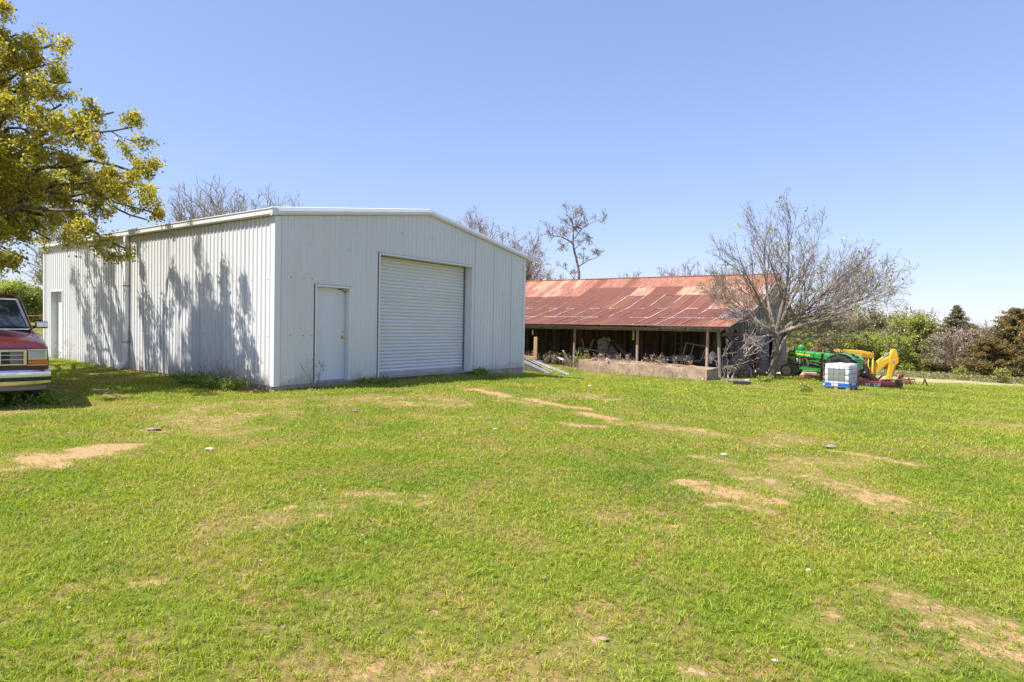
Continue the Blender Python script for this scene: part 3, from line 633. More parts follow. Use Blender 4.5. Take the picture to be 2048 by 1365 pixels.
for e_ in ((3.4,3.2,5.2),(2.4,4.2,5.0),(4.4,1.9,4.6),(1.2,4.6,5.6),(-.5,4.6,4.4),(.5,4.9,4.1),(-1.4,4.4,5.4),(1.8,3.9,4.2),(1.1,3.9,4.9),(2.9,2.6,4.3),(.1,4.0,5.6),(3.4,-3.0,5.0),(4.1,-3.7,4.6),(4.6,-2.6,4.8),(2.6,-3.9,5.4),(4.9,-1.7,4.4),(3.8,-1.4,5.2),(3.2,-4.4,4.6)):  # extra limbs added for the shade they cast on side wall and lawn
    e_ = V(e_); a = V((0, 0, min(e_.z * .6, 6))); limbs.append(([a, a.lerp(e_, .5) + V((0, 0, .6)), e_], .08))
oc = cfg(seg=[4, 3, 2], kids=[5, 4], grav=[-.02, -.03, -.03], jit=[.16, .22, .25], n=[5, 3, 3], taper=[.4, .4, .5], rmin=.005, ang=[(.4, 1.0), (.4, 1.1)], rr=[.6, .6])
oc['len'] = [(.5, .8), (.45, .8)]; oc['from'] = [.2, .15]; oc['per_m'] = 1.35; oc['side'] = (.32, .80); oc['tiplv'] = 2
limb_tree('oak_tree', OB, limbs, oc, 4, M['bark'], M['oakleaf'], 7, .033, .055, 'large spreading oak with yellow-green new leaves overhanging the red pickup', trunk=[(0, 0, -.3), (.05, 0, 1.2), (.1, .05, 3), (.05, 0, 5), (0, .1, 7)], tr_r=.36)

# ------------------------------------------------------------------ bare tree by the barn
tb = gd(1548, 31.0); tc = cfg(seg=[8, 5, 4, 3], kids=[12, 7, 4], grav=[.035, .05, .05, .03], jit=[.06, .11, .16, .22], n=[8, 5, 3, 3], taper=[.16, .25, .3, .5], rmin=.0075, ang=[(.35, .85), (.35, .8), (.4, .9)], rr=[.5, .5, .6])
tc['len'] = [(.42, .6), (.42, .65), (.4, .65)]; tc['from'] = [.22, .12, .1]
stems = [((.05, 0, 2.2), d, l * (.75 if d[0] > .7 else .86), r) for d, l, r in (((-1, .1, .62), 4.3, .085), ((-.62, -.2, 1), 5.2, .10), ((-.2, .25, 1), 5.8, .11), ((.22, -.1, 1), 6.0, .11), ((.95, -.15, .75), 6.5, .10), ((1, .3, .42), 6.9, .10), ((1, -.35, .25), 6.6, .085), ((.9, .6, .12), 5.3, .07), ((-.75, .6, .7), 4.2, .07), ((.5, .8, .7), 5, .07), ((1, .1, -.02), 5.0, .06), ((.95, .05, .62), 6.9, .09), ((.55, .25, 1), 6.0, .09), ((1, -.2, .40), 7.1, .08))]
root_t = make_tree('bare_tree', tb, stems + [((.12, 0, 1.2), (.50, -.1, 1), 2.2, .11)], tc, 12, M['barklt'], M['yleaf'], 7, .07, .10, 'wide spreading nearly leafless tree at the gable end of the barn', frac=.012, trunkname='branches', bias=.1)
mb = MB(); mb.tube([(-.12, 0, -.25), (-.08, 0, .1), (.0, 0, .8), (.1, .02, 1.5), (.05, 0, 2.4)], [.27, .21, .17, .165, .14], 12, 0, .4); mb.tube([(.12, .05, .4), (.28, .08, 1.3), (.62, .1, 2.4)], [.13, .12, .10], 9, 0, .6); mb.build('trunk', pmat('trunk_bark', (.22, .175, .135), (.11, .085, .065), 7, .9, bump=.7, stretch=(1, 1, .25)), root_t, True)
# dead pale limb dropped against the barn
lb = tb + V((-.25, -.4, 0)); dc = cfg(seg=[6, 4, 3], kids=[6, 4], grav=[-.02, 0, 0], jit=[.12, .25, .3], n=[6, 4, 3], taper=[.3, .3, .5], rmin=.008, ang=[(.4, 1.1), (.4, 1.2)], rr=[.55, .6]); dc['len'] = [(.35, .6), (.4, .7)]; dc['from'] = [.2, .1]
make_tree('dead_limb', lb, [((.1, 0, 2.0), (-1, -.1, -.42), 1.9, .055), ((.05, 0, 2.15), (-1, .1, -.05), 1.9, .05), ((.1, 0, 2.3), (-.9, -.3, .3), 1.5, .04)], dc, 31, M['vine'], M['yleaf'], 4, .05, .08, 'pale broken limb hanging left of the bare tree trunk against the gable', 'branch', frac=.10, trunkname='limb')
# dead vine tangled round the barn corner post
vc_ = cfg(seg=[8, 6, 4], kids=[10, 5], grav=[.02, .02, -.02], jit=[.28, .4, .45], n=[6, 4, 3], taper=[.4, .35, .5], rmin=.009, ang=[(.4, 1.3), (.5, 1.4)], rr=[.65, .6]); vc_['len'] = [(.3, .55), (.4, .7)]; vc_['from'] = [.15, .1]
vb = bw(.35, .35, 0); vb = V((vb.x, vb.y, gz(vb.x, vb.y)))
make_tree('dead_vine', vb, [((0, 0, -.1), (-.1, 0, 1), 2.2, .05), ((.15, .05, -.1), (.15, .1, 1), 2.5, .055), ((-.1, .1, -.1), (-.4, 0, 1), 2.2, .04), ((.3, .2, -.1), (.5, .2, 1), 2.2, .045), ((.1, .3, .2), (.3, -.1, 1), 2.6, .04), ((.35, .0, 1.0), (.5, .2, .6), 1.5, .035)], vc_, 8, M['vine'], None, label='leafless grey vine tangled around the front corner post of the barn', cat='vine', trunkname='stems')
bs_ = cfg(seg=[4, 3, 2], kids=[6, 4], grav=[.02, 0, 0], jit=[.15, .3, .3], n=[3, 3, 3], taper=[.5, .5, .5], rmin=.006, ang=[(.3, .9), (.4, 1.1)], rr=[.6, .6]); bs_['len'] = [(.4, .7), (.4, .7)]; bs_['from'] = [.2, .1]
for i, (px, d, h, lab) in enumerate(((1462, 30.6, .75, 'dry brown brush heap at the foot of the barn corner vine'), (1483, 31, .6, 'rust-brown dry bush beside the leaning white planks'))):
    b_ = gd(px, d); make_tree('dry_bush', b_, [((rnd.uniform(-.3, .3), rnd.uniform(-.2, .2), -.05), (rnd.uniform(-.9, .9), rnd.uniform(-.6, .6), 1), h * rnd.uniform(.6, 1.3), .015) for _ in range(16)], bs_, 50 + i, M['twigred'] if i else M['twig'], M['dryweed'], 2, .03, .05, lab, 'bush', trunkname='stems')

# ------------------------------------------------------------------ background trees
fc = cfg(seg=[7, 5, 4, 3], kids=[11, 7, 4], grav=[.03, .05, .05, .02], jit=[.07, .13, .18, .22], n=[6, 4, 3, 3], taper=[.15, .25, .3, .5], rmin=.012, ang=[(.3, .8), (.35, .8), (.4, .9)], rr=[.5, .55, .6]); fc['len'] = [(.4, .6), (.4, .65), (.4, .65)]; fc['from'] = [.25, .15, .1]
def bare(px, ytop, d, w, label, seed, mt, leaf=None, per=0, ls=.1, ns=5, frac=1., group=None, rmin=.014, name='bare_tree', spr=.25, bias=0, kids=None, lift=.0):
    b_ = gd(px, d); h = (P(px, ytop, d).z - b_.z) * .80; rr = random.Random(seed); st = []; wm = w * d / F
    for k in range(ns):
        a = rr.uniform(0, 6.28) if k else 0; sp = (wm / 2 / h) * rr.uniform(.5, 1.15) if k else .05
        st.append(((rr.uniform(-.2, .2), rr.uniform(-.2, .2), h * lift), (math.cos(a) * sp, math.sin(a) * sp * .8, 1), h * (1 - lift) * rr.uniform(.72, 1.0) * (1.0 if k else 1.02) * .97, max(.02 * h, .05)))
    c = dict(fc); c['rmin'] = rmin
    if kids: c['kids'] = kids
    t_ = make_tree(name, b_, st, c, seed, mt, leaf, per, ls, spr, label, 'tree', group, frac=frac, bias=bias)
    if lift: mb = MB(); mb.tube([(0, 0, -.3), (0, 0, h * lift + .1)], [.028 * h, .02 * h], 8); mb.build('stem', mt, t_, True)
    return t_
for px, yt, d, w, ns, lab in ((368,372,38,75,6,'leafless twiggy tree above the shed roof, nearest the oak leaves'), (415,362,40,60,6,'leafless tree with upright branches above the shed eave'), (470,352,36,70,5,'tallest bare tree above the shed eave with a crooked top'), (525,378,44,55,5,'short leafless tree above the shed near the front corner'), (585,372,50,60,3,'sparse bare tree top showing just past the shed front corner')):
    bare(px, yt, d, w, lab, px, M['twigfar'], ns=ns, group='bare trees behind the white shed', rmin=.011, kids=[9, 6, 4])
for px, yt, d, w, ns, lab in ((925,425,55,80,5,'reddish budding tree behind the shed roof slope, leftmost of its row'), (985,408,52,110,7,'tall reddish budding tree behind the right roof slope of the shed'), (1022,455,60,75,5,'reddish bare tree between the tall one and the roof end'), (1050,470,50,60,5,'reddish bare tree rising behind the right end of the shed roof'), (1068,535,58,60,4,'low bare branches between the shed corner and the rusty roof')):
    bare(px, yt, d, w, lab, px, M['twigred'], M['dryweed'], 2, .07, ns=ns, frac=.2, group='budding trees behind the shed', rmin=.014, spr=.12, kids=[9, 6, 4])
# the thin leaning tree behind the barn roof
b_ = gd(1160, 62); s_ = 62 / F
def L2(px, py): q = P(px, py, 62) - b_; return q
mb = MB(); rr = random.Random(77); tips = []; root = empty('thin_tree', b_, 0, 'slender crooked tree with sparse small leaves behind the rusty barn roof', 'tree')
mb.tube([(0, 0, -.3), L2(1158, 640), L2(1158, 545), L2(1153, 520), L2(1148, 500), L2(1146, 485)], [.18, .16, .13, .115, .10, .09], 8)
kc = cfg(seg=[4, 3, 2], kids=[6, 4], grav=[.02, .0, 0], jit=[.15, .2, .25], n=[4, 3, 3], taper=[.4, .4, .5], rmin=.014, ang=[(.4, 1.0), (.4, 1.1)], rr=[.6, .6]); kc['len'] = [(.5, .8), (.5, .8)]; kc['from'] = [.2, .15]
for pts, r, nk, sl in (([(1147,490),(1140,484),(1120,475),(1104,470),(1092,462)], .09, 12, .9), ([(1146,485),(1148,465),(1147,448),(1142,435),(1128,428)], .09, 12, .9), ([(1149,478),(1160,462),(1172,450),(1190,444),(1208,436)], .06, 11, .8), ([(1158,533),(1168,526),(1180,520),(1190,517),(1198,512)], .06, 8, .7), ([(1140,484),(1128,490),(1115,498),(1108,508)], .05, 6, .6), ([(1148,500),(1160,488),(1175,478),(1188,474)], .05, 8, .8), ([(1147,460),(1156,448),(1162,436),(1166,424)], .05, 9, .7), ([(1166,527),(1165,512),(1164,500)], .04, 5, .6), ([(1150,560),(1138,545),(1128,535)], .04, 6, .6), ([(1160,470),(1150,455),(1140,450)], .04, 7, .8)):
    pp = [L2(*p) + V((0, rr.uniform(-1, 1) * (i > 0), 0)) for i, p in enumerate(pts)]; mb.tube(pp, [r * (1 - .7 * i / (len(pp) - 1)) for i in range(len(pp))], 5)
    for k in range(int(nk * .7)):
        t = .25 + .75 * rr.random(); f = t * (len(pp) - 1) * .999; i = int(f); q = pp[i].lerp(pp[i + 1], f - i)
        grow(mb, q, V((rr.gauss(0, .6), rr.gauss(0, .6), rr.uniform(-.3, 1))).normalized(), sl * rr.uniform(.6, 1.5), .03, 0, kc, rr, tips, None)
mb.build('trunk', M['twig'], root, True); tips = [t for t in tips if rr.random() < .07 and t[0].z > (L2(1158, 505)).z * .93]
rs = np.random.RandomState(3); ce = scatter(tips, 3, .12, rs); quads_obj('crown', leaf_quads(ce, .08, rs), rs.uniform(0, .8, len(ce)), M['yleaf'], root)
bare(1132, 520, 66, 60, 'thin bare sapling leaning left of the slender tree', 401, M['twigfar'], ns=3, rmin=.016, kids=[7, 5, 3])
bare(1258, 528, 60, 65, 'small bare tree top poking above the middle of the barn ridge', 402, M['twigfar'], ns=5, rmin=.016, kids=[8, 5, 3])
bare(1200, 548, 62, 40, 'very low bare twigs above the ridge right of the slender tree', 405, M['twigfar'], ns=3, rmin=.014, kids=[6, 5, 3])
bare(1385, 508, 58, 90, 'bare tree behind the barn ridge, left of the wide tree', 403, M['twigfar'], ns=6, rmin=.016, kids=[9, 6, 4])

def bush(name, px, yt, d, w, label, seed, mt, leafm, n_l, ls, bias=0, shape=1.6, cat='tree', group=None, ns=7, twigd=(8, 6, 4), yb=None, low=.08):
    """leafy crown: several leafy lobes around real branches"""
    b_ = gd(px, d); h = P(px, yt, d).z - b_.z; wm = w * d / F; rr = random.Random(seed); rs = np.random.RandomState(seed)
    root = empty(name, b_, 0, label, cat, group); mb = MB(); tips = []; c = dict(fc); c['rmin'] = .02; c['kids'] = list(twigd); c['seg'] = [5, 4, 3, 2]
    for k in range(ns):
        a = rr.uniform(0, 6.28); sp = (wm / 2 / h) * rr.uniform(.3, 1.25)
        grow(mb, V((rr.uniform(-.2, .2) * wm * .5, rr.uniform(-.2, .2) * wm * .4, 0)), V((math.cos(a) * sp, math.sin(a) * sp, 1)).normalized(), h * rr.uniform(.6, .95), .03 + .012 * h, 0, c, rr, tips, None)
    mb.build('trunk', mt, root, True)
    t = np.array([tuple(p) for p, _ in tips]); t = t[t[:, 2] < h * 1.02]
    nl = 26; a = rs.uniform(0, 6.28, nl); rad = np.sqrt(rs.uniform(0, 1, nl)); zc = rs.uniform(low, .92, nl); env = np.where(zc > .5, np.sqrt(np.clip(1 - ((zc - .5) / .55) ** 2, 0, 1)), .85 + .15 * zc / .5)
    cen = np.stack([np.cos(a) * rad * env * wm * .42, np.sin(a) * rad * env * wm * .42, zc * h], 1); lr = rs.uniform(.10, .22, nl) * min(h, wm)
    n_l = int(n_l * 1.5); per = n_l // nl; ce = []; va = []
    for i in range(nl):
        o = rs.normal(size=(per, 3)); o /= np.linalg.norm(o, axis=1)[:, None]; o *= (rs.uniform(0, 1, per) ** .45)[:, None] * lr[i]; o[:, 2] *= .75
        ce.append(cen[i] + o); va.append(np.clip(rs.uniform(.15, .75) + rs.normal(0, .2, per) + bias, 0, 1))
    if len(t):
        k = rs.choice(len(t), n_l // 3); ce.append(t[k] + rs.normal(size=(len(k), 3)) * .18); va.append(np.clip(rs.uniform(.2, 1, len(k)) + bias, 0, 1))
    ce = np.concatenate(ce); va = np.concatenate(va); ok = ce[:, 2] > .02
    quads_obj('crown', leaf_quads(ce[ok], ls * .72, rs), va[ok], leafm, root); return root
def cedar(px, yt, d, w, label, seed, mat, power=.8, n_b=150, yb=None, top=.25):
    b_ = gd(px, d); h = P(px, yt, d).z - b_.z; R_ = w * d / F / 2; rr = random.Random(seed); rs = np.random.RandomState(seed)
    root = empty('cedar_tree', b_, 0, label, 'tree'); mb = MB(); mb.tube([(0, 0, -.3), (0, 0, h * .5), (0, 0, h * .98)], [.16, .09, .02], 7); ce = []; va = []; A_ = []
    for k in range(n_b):
        t = .04 + .95 * (k + rr.random()) / n_b; a = rr.uniform(0, 6.28); rl = R_ * (1 - t) ** power * rr.uniform(.65, 1.12) + .12; z0 = h * t; d_ = V((math.cos(a), math.sin(a), rr.uniform(.05, .4)))
        e_ = V((0, 0, z0)) + d_ * rl; mb.tube([(0, 0, z0), e_], [.03, .008], 3); m_ = int(30 + 75 * rl); s = rs.uniform(.25, 1.05, m_); v0 = rr.uniform(.1, .8)
        c = np.array([(0, 0, z0)]) + np.array(tuple(d_))[None] * (rl * s)[:, None]; c += rs.normal(size=c.shape) * np.array([.13, .13, .075]) * (.6 + .3 * rl); ce.append(c); va.append(np.clip(v0 + rs.normal(0, .15, m_), 0, 1))
    mb.build('trunk', M['bark'], root, True); ce = np.concatenate(ce); quads_obj('crown', leaf_quads(ce, .10, rs, aspect=.45), np.concatenate(va), mat, root); return root

G = 'trees along the far edge of the field'
bare(1720, 606, 92, 150, 'tall thin-leaved bare tree at the field edge behind the backhoe boom', 501, M['twigfar'], M['dleaf'], 3, .16, ns=8, frac=.5, group=G, rmin=.025, spr=.35)
bare(1785, 608, 96, 90, 'pale budding tree at the field edge left of the bright green one', 502, M['twigfar'], M['yleaf'], 3, .16, ns=6, frac=.4, group=G, rmin=.025, spr=.35)
bare(1650, 620, 96, 110, 'bare budding tree behind the tractor hood', 503, M['twigfar'], M['dleaf'], 3, .16, ns=6, frac=.5, group=G, rmin=.025, spr=.35)
bush('leafy_tree', 1838, 630, 76, 62, 'bright spring-green tree with a rounded top at the field edge', 510, M['twigfar'], M['yleaf'], 9000, .17, .15, group=G)
bush('leafy_tree', 1800, 672, 68, 95, 'dense olive-green tree right behind the yellow boom tip', 511, M['twigfar'], M['yleaf'], 9000, .15, -.1, group=G)
bush('leafy_tree', 1752, 668, 72, 80, 'mid-green bushy tree behind the backhoe stick', 512, M['twigfar'], M['yleaf'], 8000, .15, 0, group=G)
bush('leafy_tree', 1700, 668, 70, 80, 'loose yellow-green bush behind the yellow canopy', 513, M['twigfar'], M['yleaf'], 6500, .15, .0, group=G)
bush('leafy_tree', 1640, 672, 66, 90, 'brown and green bush behind the tractor muffler', 514, M['twigfar'], M['dleaf'], 6500, .14, .15, group=G)
bush('leafy_tree', 1592, 660, 62, 60, 'pale green bush between the bare tree trunk and the tractor', 515, M['twigfar'], M['yleaf'], 5000, .14, .1, group=G)
bush('leafy_tree', 1862, 680, 74, 60, 'low olive bush left of the grey leafless tree', 516, M['twigfar'], M['dleaf'], 5000, .15, .2, group=G)
cedar(1912, 611, 72, 150, 'dark pointed cedar behind the grey leafless tree', 520, M['cedardark'], .95, 190)
bare(1915, 640, 64, 105, 'dense grey leafless tree in front of the pointed cedar', 521, M['twigfar'], M['dryweed'], 2, .08, ns=10, frac=.4, group=G, rmin=.022, kids=[9, 6, 5], spr=.25)
bush('leafy_tree', 1972, 668, 70, 70, 'dull green bush between the grey tree and the brown cedar', 522, M['twigfar'], M['dleaf'], 5500, .15, .1, group=G)
bare(1968, 640, 90, 60, 'faint bare tree top in the gap left of the brown cedar', 523, M['twigfar'], ns=5, group=G, rmin=.022)
cedar(2030, 617, 60, 145, 'tall bronze-green cedar at the right edge of the field', 530, M['cedar'], .55, 170)
cedar(1985, 680, 56, 115, 'low spreading bronze cedar before the tall one', 531, M['cedar'], .45, 100)
cedar(2075, 640, 55, 130, 'broad bronze cedar cut by the right edge of view', 532, M['cedar'], .5, 130)
bush('leafy_bush', 1925, 738, 57, 34, 'small bright bush at the foot of the grey tree', 533, M['twigfar'], M['yleaf'], 1300, .10, .1, cat='bush', ns=4)
bush('leafy_bush', 2008, 738, 52, 24, 'small bright bush against the bronze cedar', 534, M['twigfar'], M['yleaf'], 900, .09, .1, cat='bush', ns=4)
# left side, beyond the pickup
G2 = 'trees left of the shed'
bush('leafy_tree', 30, 560, 42, 110, 'yellow-green tree behind the pickup cab', 540, M['twigfar'], M['yleaf'], 8000, .11, .15, group=G2)
bush('leafy_tree', 90, 590, 48, 80, 'yellow-green tree between the pickup and the shed corner', 541, M['twigfar'], M['yleaf'], 6000, .11, .1, group=G2)
bush('leafy_tree', 130, 448, 52, 110, 'pale budding tree above the far end of the shed roof', 542, M['twigfar'], M['yleaf'], 1700, .11, .2, group=G2)
bush('leafy_tree', -40, 540, 44, 120, 'yellow-green tree at the left edge behind the pickup', 543, M['twigfar'], M['yleaf'], 6000, .11, .1, group=G2)
bare(215, 440, 55, 90, 'thin bare tree above the shed roof behind the oak branches', 544, M['twigfar'], ns=5, group=G2, kids=[8, 5, 3])
bare(300, 430, 50, 80, 'thin bare tree above the shed roof beside the oak tips', 545, M['twigfar'], ns=5, group=G2, kids=[8, 5, 3])
# far woodland masses
rs = np.random.RandomState(9)
def woods(pxs, d0, d1, top, label, n_, seed, mat=None):
    rs = np.random.RandomState(seed); px = rs.uniform(pxs[0], pxs[1], n_); d = rs.uniform(d0, d1, n_); x = (px - 1024) / F * d; y = d
    hh = top * (.55 + .45 * vnoise(x, y, .09, seed)) * (.85 + .3 * vnoise(x, y, .35, seed + 1)); z = gz_np(x, y) + hh * rs.uniform(0, 1, n_) ** .6
    o = quads_obj('woodland', leaf_quads(np.stack([x, y, z], 1), .42, rs), np.clip(vnoise(x, y, .25, 4) * .6 + rs.uniform(0, .4, n_), 0, 1), mat or M['wooded'], None); tag(o, label, 'woodland', None, 'stuff')
woods((1560, 2150), 100, 140, 8.0, 'brown and green woodland filling the far side of the field', 60000, 5)
woods((1560, 2250), 78, 90, 2.2, 'low scrub along the far field edge', 16000, 8)
woods((-250, 420), 75, 110, 5.0, 'spring woodland beyond the pasture left of the shed', 20000, 6)
rs_ = np.random.RandomState(12); n_ = 9000; px = rs_.uniform(1730, 2130, n_); d = rs_.uniform(0, 1, n_) ** 1 * 5 + 60 - (px - 1730) / 400 * 12
x = (px - 1024) / F * d; z = gz_np(x, d) + rs_.uniform(0, .55, n_); o = quads_obj('field_edge_weeds', leaf_quads(np.stack([x, d, z], 1), .12, rs_, aspect=.3), rs_.uniform(0, 1, n_), M['dleaf']); tag(o, 'tall rough weeds along the foot of the far trees', 'weeds', None, 'stuff')

# pipe fence behind the pickup
fr = empty('pipe_fence', gd(40, 27), 0, 'rusty pipe fence between the pickup mirror and the shed corner', 'fence'); fo = fr.location
p0, p1 = P(-120, 629, 27) - V(fo), P(130, 634, 27) - V(fo)
for dz in (0, -.42, -.84): mb = MB(); mb.tube([p0 + V((0, 0, dz)), p1 + V((0, 0, dz))], .032, 8); mb.build('rail', M['rust'], fr)
for t in (.1, .52, .95): q = p0.lerp(p1, t); mb = MB(); mb.tube([(q.x, q.y, -.3), (q.x, q.y, q.z + .03)], .045, 8); mb.build('post', M['rust'], fr)

# ------------------------------------------------------------------ pale storage tank in a cage
ib = gd(1701, 25.2); ib.z -= .02
ibc = empty('caged_tank', ib, math.radians(45), 'white plastic liquid tank in a wire cage with a blue band, on the lawn', 'tank')
def rrect(x0, y0, x1, y1, r, z, n=4):
    out = []
    for cx, cy, a0 in ((x1 - r, y1 - r, 0), (x0 + r, y1 - r, 90), (x0 + r, y0 + r, 180), (x1 - r, y0 + r, 270)):
        for k in range(n + 1): a = math.radians(a0 + 90 * k / n); out.append((cx + r * math.cos(a), cy + r * math.sin(a), z))
    return out
mb = MB(); rows = []
for z, ins in ((.14, .05), (.17, .03), (.30, .03), (.33, .045), (.36, .03), (.55, .022), (.58, .035), (.61, .022), (.80, .022), (.83, .035), (.86, .022), (1.0, .03), (1.04, .06), (1.06, .14)): rows.append(rrect(ins, ins, 1.2 - ins, 1.0 - ins, .10, z))
mb.loft(rows); mb.lathe((.6, .5, 1.05), (0, 0, 1), [(.12, 0), (.12, .035), (.09, .04)], 16); mb.build('tank_body', M['plastic'], ibc, True, 0, 35)
mb = MB()
for a_, b_ in (((-.004, .02, .145), (.03, .42, .285)), ((-.004, .70, .145), (.03, .98, .285)), ((.04, -.004, .145), (.30, .028, .285)), ((1.0, -.004, .145), (1.19, .028, .285))): mb = MB(); mb.bb(a_, b_); mb.build('blue_band', M['blue'], ibc)

mb = MB(); mb.bb((-.012, .17, .42), (-.006, .82, .87)); mb.build('label_plate', M['platezinc'], ibc)
mb = MB(); cr_ = .008
for k in range(6): y = .0 + k * .2; mb.tube([(-.014, y, .1), (-.014, y, 1.05)], cr_, 5)
for k in range(9): x = k * .15; mb.tube([(x, -.014, .1), (x, -.014, 1.05)], cr_, 5)
for k in range(6): y = k * .2; mb.tube([(1.214, y, .1), (1.214, y, 1.05)], cr_, 5)
for z in (.13, .33, .5, .68, .86, 1.05): mb.tube([(-.016, -.016, z), (1.216, -.016, z), (1.216, 1.016, z), (-.016, 1.016, z), (-.016, -.016, z)], .009, 5)
for y in (.3, .7): mb.tube([(-.01, y, 1.07), (1.21, y, 1.07)], .009, 5)
mb.build('cage', M['cage'], ibc)
mb = MB(); mb.bb((0, 0, .095), (1.2, 1.0, .125))
for x in (0, .5, 1.06): mb.bb((x, .0, .0), (x + .14, 1.0, .03)); [mb.bb((x, y, .03), (x + .14, y + .12, .095)) for y in (0, .44, .88)]
mb.build('pallet', M['steel'], ibc)
mb = MB(); mb.tube([(-.02, .94, .2), (-.10, .94, .17)], .03, 8); mb.tube([(-.06, .94, .17), (-.06, .94, .24)], .012, 6); mb.build('outlet_valve', M['white'], ibc)

def wheel(parent, c, ax, R_, w, rim_r, rimmat, tyremat, lugs=0, dish=.62):
    c = V(c); ax = V(ax).normalized(); mb = MB(); h = w / 2
    mb.lathe(c, ax, [(rim_r, -h * .8), (rim_r * 1.1, -h), (R_ * .9, -h * .95), (R_, -h * .6), (R_ * 1.01, 0), (R_, h * .6), (R_ * .9, h * .95), (rim_r * 1.1, h), (rim_r, h * .8)], 36, cap=False)
    if lugs:
        a = ax.orthogonal().normalized(); b = ax.cross(a)
        for k in range(lugs):
            th = 2 * math.pi * k / lugs; s = 1 if k % 2 else -1
            d0 = a * math.cos(th) + b * math.sin(th); d1 = a * math.cos(th + .16) + b * math.sin(th + .16)
            mb.beam(c + d0 * R_ * 1.01 + ax * s * h * .92, c + d1 * R_ * 1.02, .05, .06)
    t = mb.build('tyre', tyremat, parent, True, 0, 50)
    mb = MB(); mb.lathe(c, ax, [(rim_r * 1.02, -h * .85), (rim_r * .9, -h * .7), (rim_r * .45, -h * dish), (rim_r * .2, -h * dish * .6), (rim_r * .2, h * dish * .6), (rim_r * .45, h * dish), (rim_r * .9, h * .7), (rim_r * 1.02, h * .85)], 28)
    mb.build('rim', rimmat, parent, True, 0, 35)

# ------------------------------------------------------------------ green tractor
tg = V((16.87, 37.6, gz(16.87, 37.6)))
tra = empty('farm_tractor', tg, label='old green farm tractor with a yellow stripe, parked by the bare tree', cat='tractor', rot=Euler((0, math.radians(-4.0), math.radians(138))))
wh = empty('front_wheel', (0, .78, .37)); wh.parent = tra; wheel(wh, (0, 0, 0), (0, 1, 0), .385, .24, .25, M['rim'], M['tyregrey'])
wh = empty('front_wheel', (0, -.78, .37)); wh.parent = tra; wheel(wh, (0, 0, 0), (0, 1, 0), .385, .24, .25, M['rim'], M['tyre'])
for s in (1, -1):
    wh = empty('rear_wheel', (-2.85, .85 * s, .80)); wh.parent = tra; wheel(wh, (0, 0, 0), (0, 1, 0), .80, .44, .42, M['yband'], M['tyre'], 36)
mb = MB(); mb.beam((0, .7, .40), (0, -.7, .40), .12, .14); mb.tube([(0, .62, .40), (0, .62, .62)], .05, 8); mb.tube([(0, -.62, .40), (0, -.62, .62)], .05, 8); mb.bb((-.12, -.22, .44), (.18, .22, .62)); mb.build('front_axle', M['green'], tra)
def hoodsec(x, w, z0, z1, r=.1): return [(x, -w, z0), (x, -w, z1 - r), (x, -w + r, z1 - r * .2), (x, -w * .4, z1), (x, w * .4, z1), (x, w - r, z1 - r * .2), (x, w, z1 - r), (x, w, z0)]
mb = MB(); mb.loft([hoodsec(.22, .24, .70, 1.50), hoodsec(.10, .28, .66, 1.55), hoodsec(-.30, .29, .66, 1.58)]); mb.build('grille_shell', M['green'], tra, True, 0, 40)
mb = MB(); mb.loft([hoodsec(-.31, .29, 1.24, 1.585), hoodsec(-1.2, .30, 1.25, 1.59), hoodsec(-2.1, .30, 1.22, 1.585)]); hood = mb.build('hood', M['green'], tra, True, 0, 40)
mb = MB()
for x in (-.72, -1.25, -1.78): mb.tube([(x, .305, 1.22), (x, .305, 1.48), (x - .04, .2, 1.575), (x - .04, -.2, 1.575), (x, -.3, 1.48)], .018, 5)
mb.build('hood_seams', M['blackplast'], hood)
mb = MB(); mb.bb((-1.05, .292, 1.335), (-.32, .302, 1.42)); mb.bb((-.28, .285, 1.36), (.10, .298, 1.44)); mb.build('yellow_stripe', M['yband'], hood)
mb = MB(); mb.bb((-.22, .29, 1.01), (.02, .30, 1.08)); mb.build('badge', M['yband'], tra)
mb = MB(); mb.lathe((-.42, .0, 1.58), (0, 0, 1), [(.19, 0), (.20, .12), (.195, .24), (.15, .32), (.06, .36), (0, .37)], 18); mb.build('air_cleaner', M['green'], tra, True, 0, 50)
mb = MB(); mb.bb((-.14, -.16, 1.57), (-.08, .22, 1.93)); mb.build('cleaner_bracket', M['green'], tra); mb = MB(); mb.tube([(-.72, .0, 1.58), (-.74, .0, 2.2)], .018, 6); mb.lathe((-.74, 0, 2.2), (0, 0, 1), [(.03, 0), (.07, .03), (.07, .13), (.02, .18)], 10); mb.build('intake_pipe', M['green'], tra)
mb = MB(); mb.lathe((-1.3, .0, 1.57), (0, 0, 1), [(.11, 0), (.12, .28), (.10, .32), (.055, .34), (.055, .5)], 14); mb.build('muffler', M['rust'], tra, True, 0, 50)
mb = MB(); rr = random.Random(4); mb.bb((-1.9, -.2, .62), (-.35, .2, 1.22), 0, .5)
for k in range(46):
    x, z = rr.uniform(-1.95, -.38), rr.uniform(.62, 1.18); mb.box((x, .22 + rr.uniform(0, .08), z), (rr.uniform(.05, .22), rr.uniform(.04, .12), rr.uniform(.05, .16)), (rr.uniform(-.4, .4), 0, 0), 0, rr.random())
for k in range(10): a = (rr.uniform(-1.9, -.4), .3, rr.uniform(.7, 1.2)); mb.tube([a, (a[0] + rr.uniform(-.4, .4), .33, rr.uniform(.7, 1.2))], .016, 5, 0, rr.random())
mb.build('engine', M['engine'], tra)
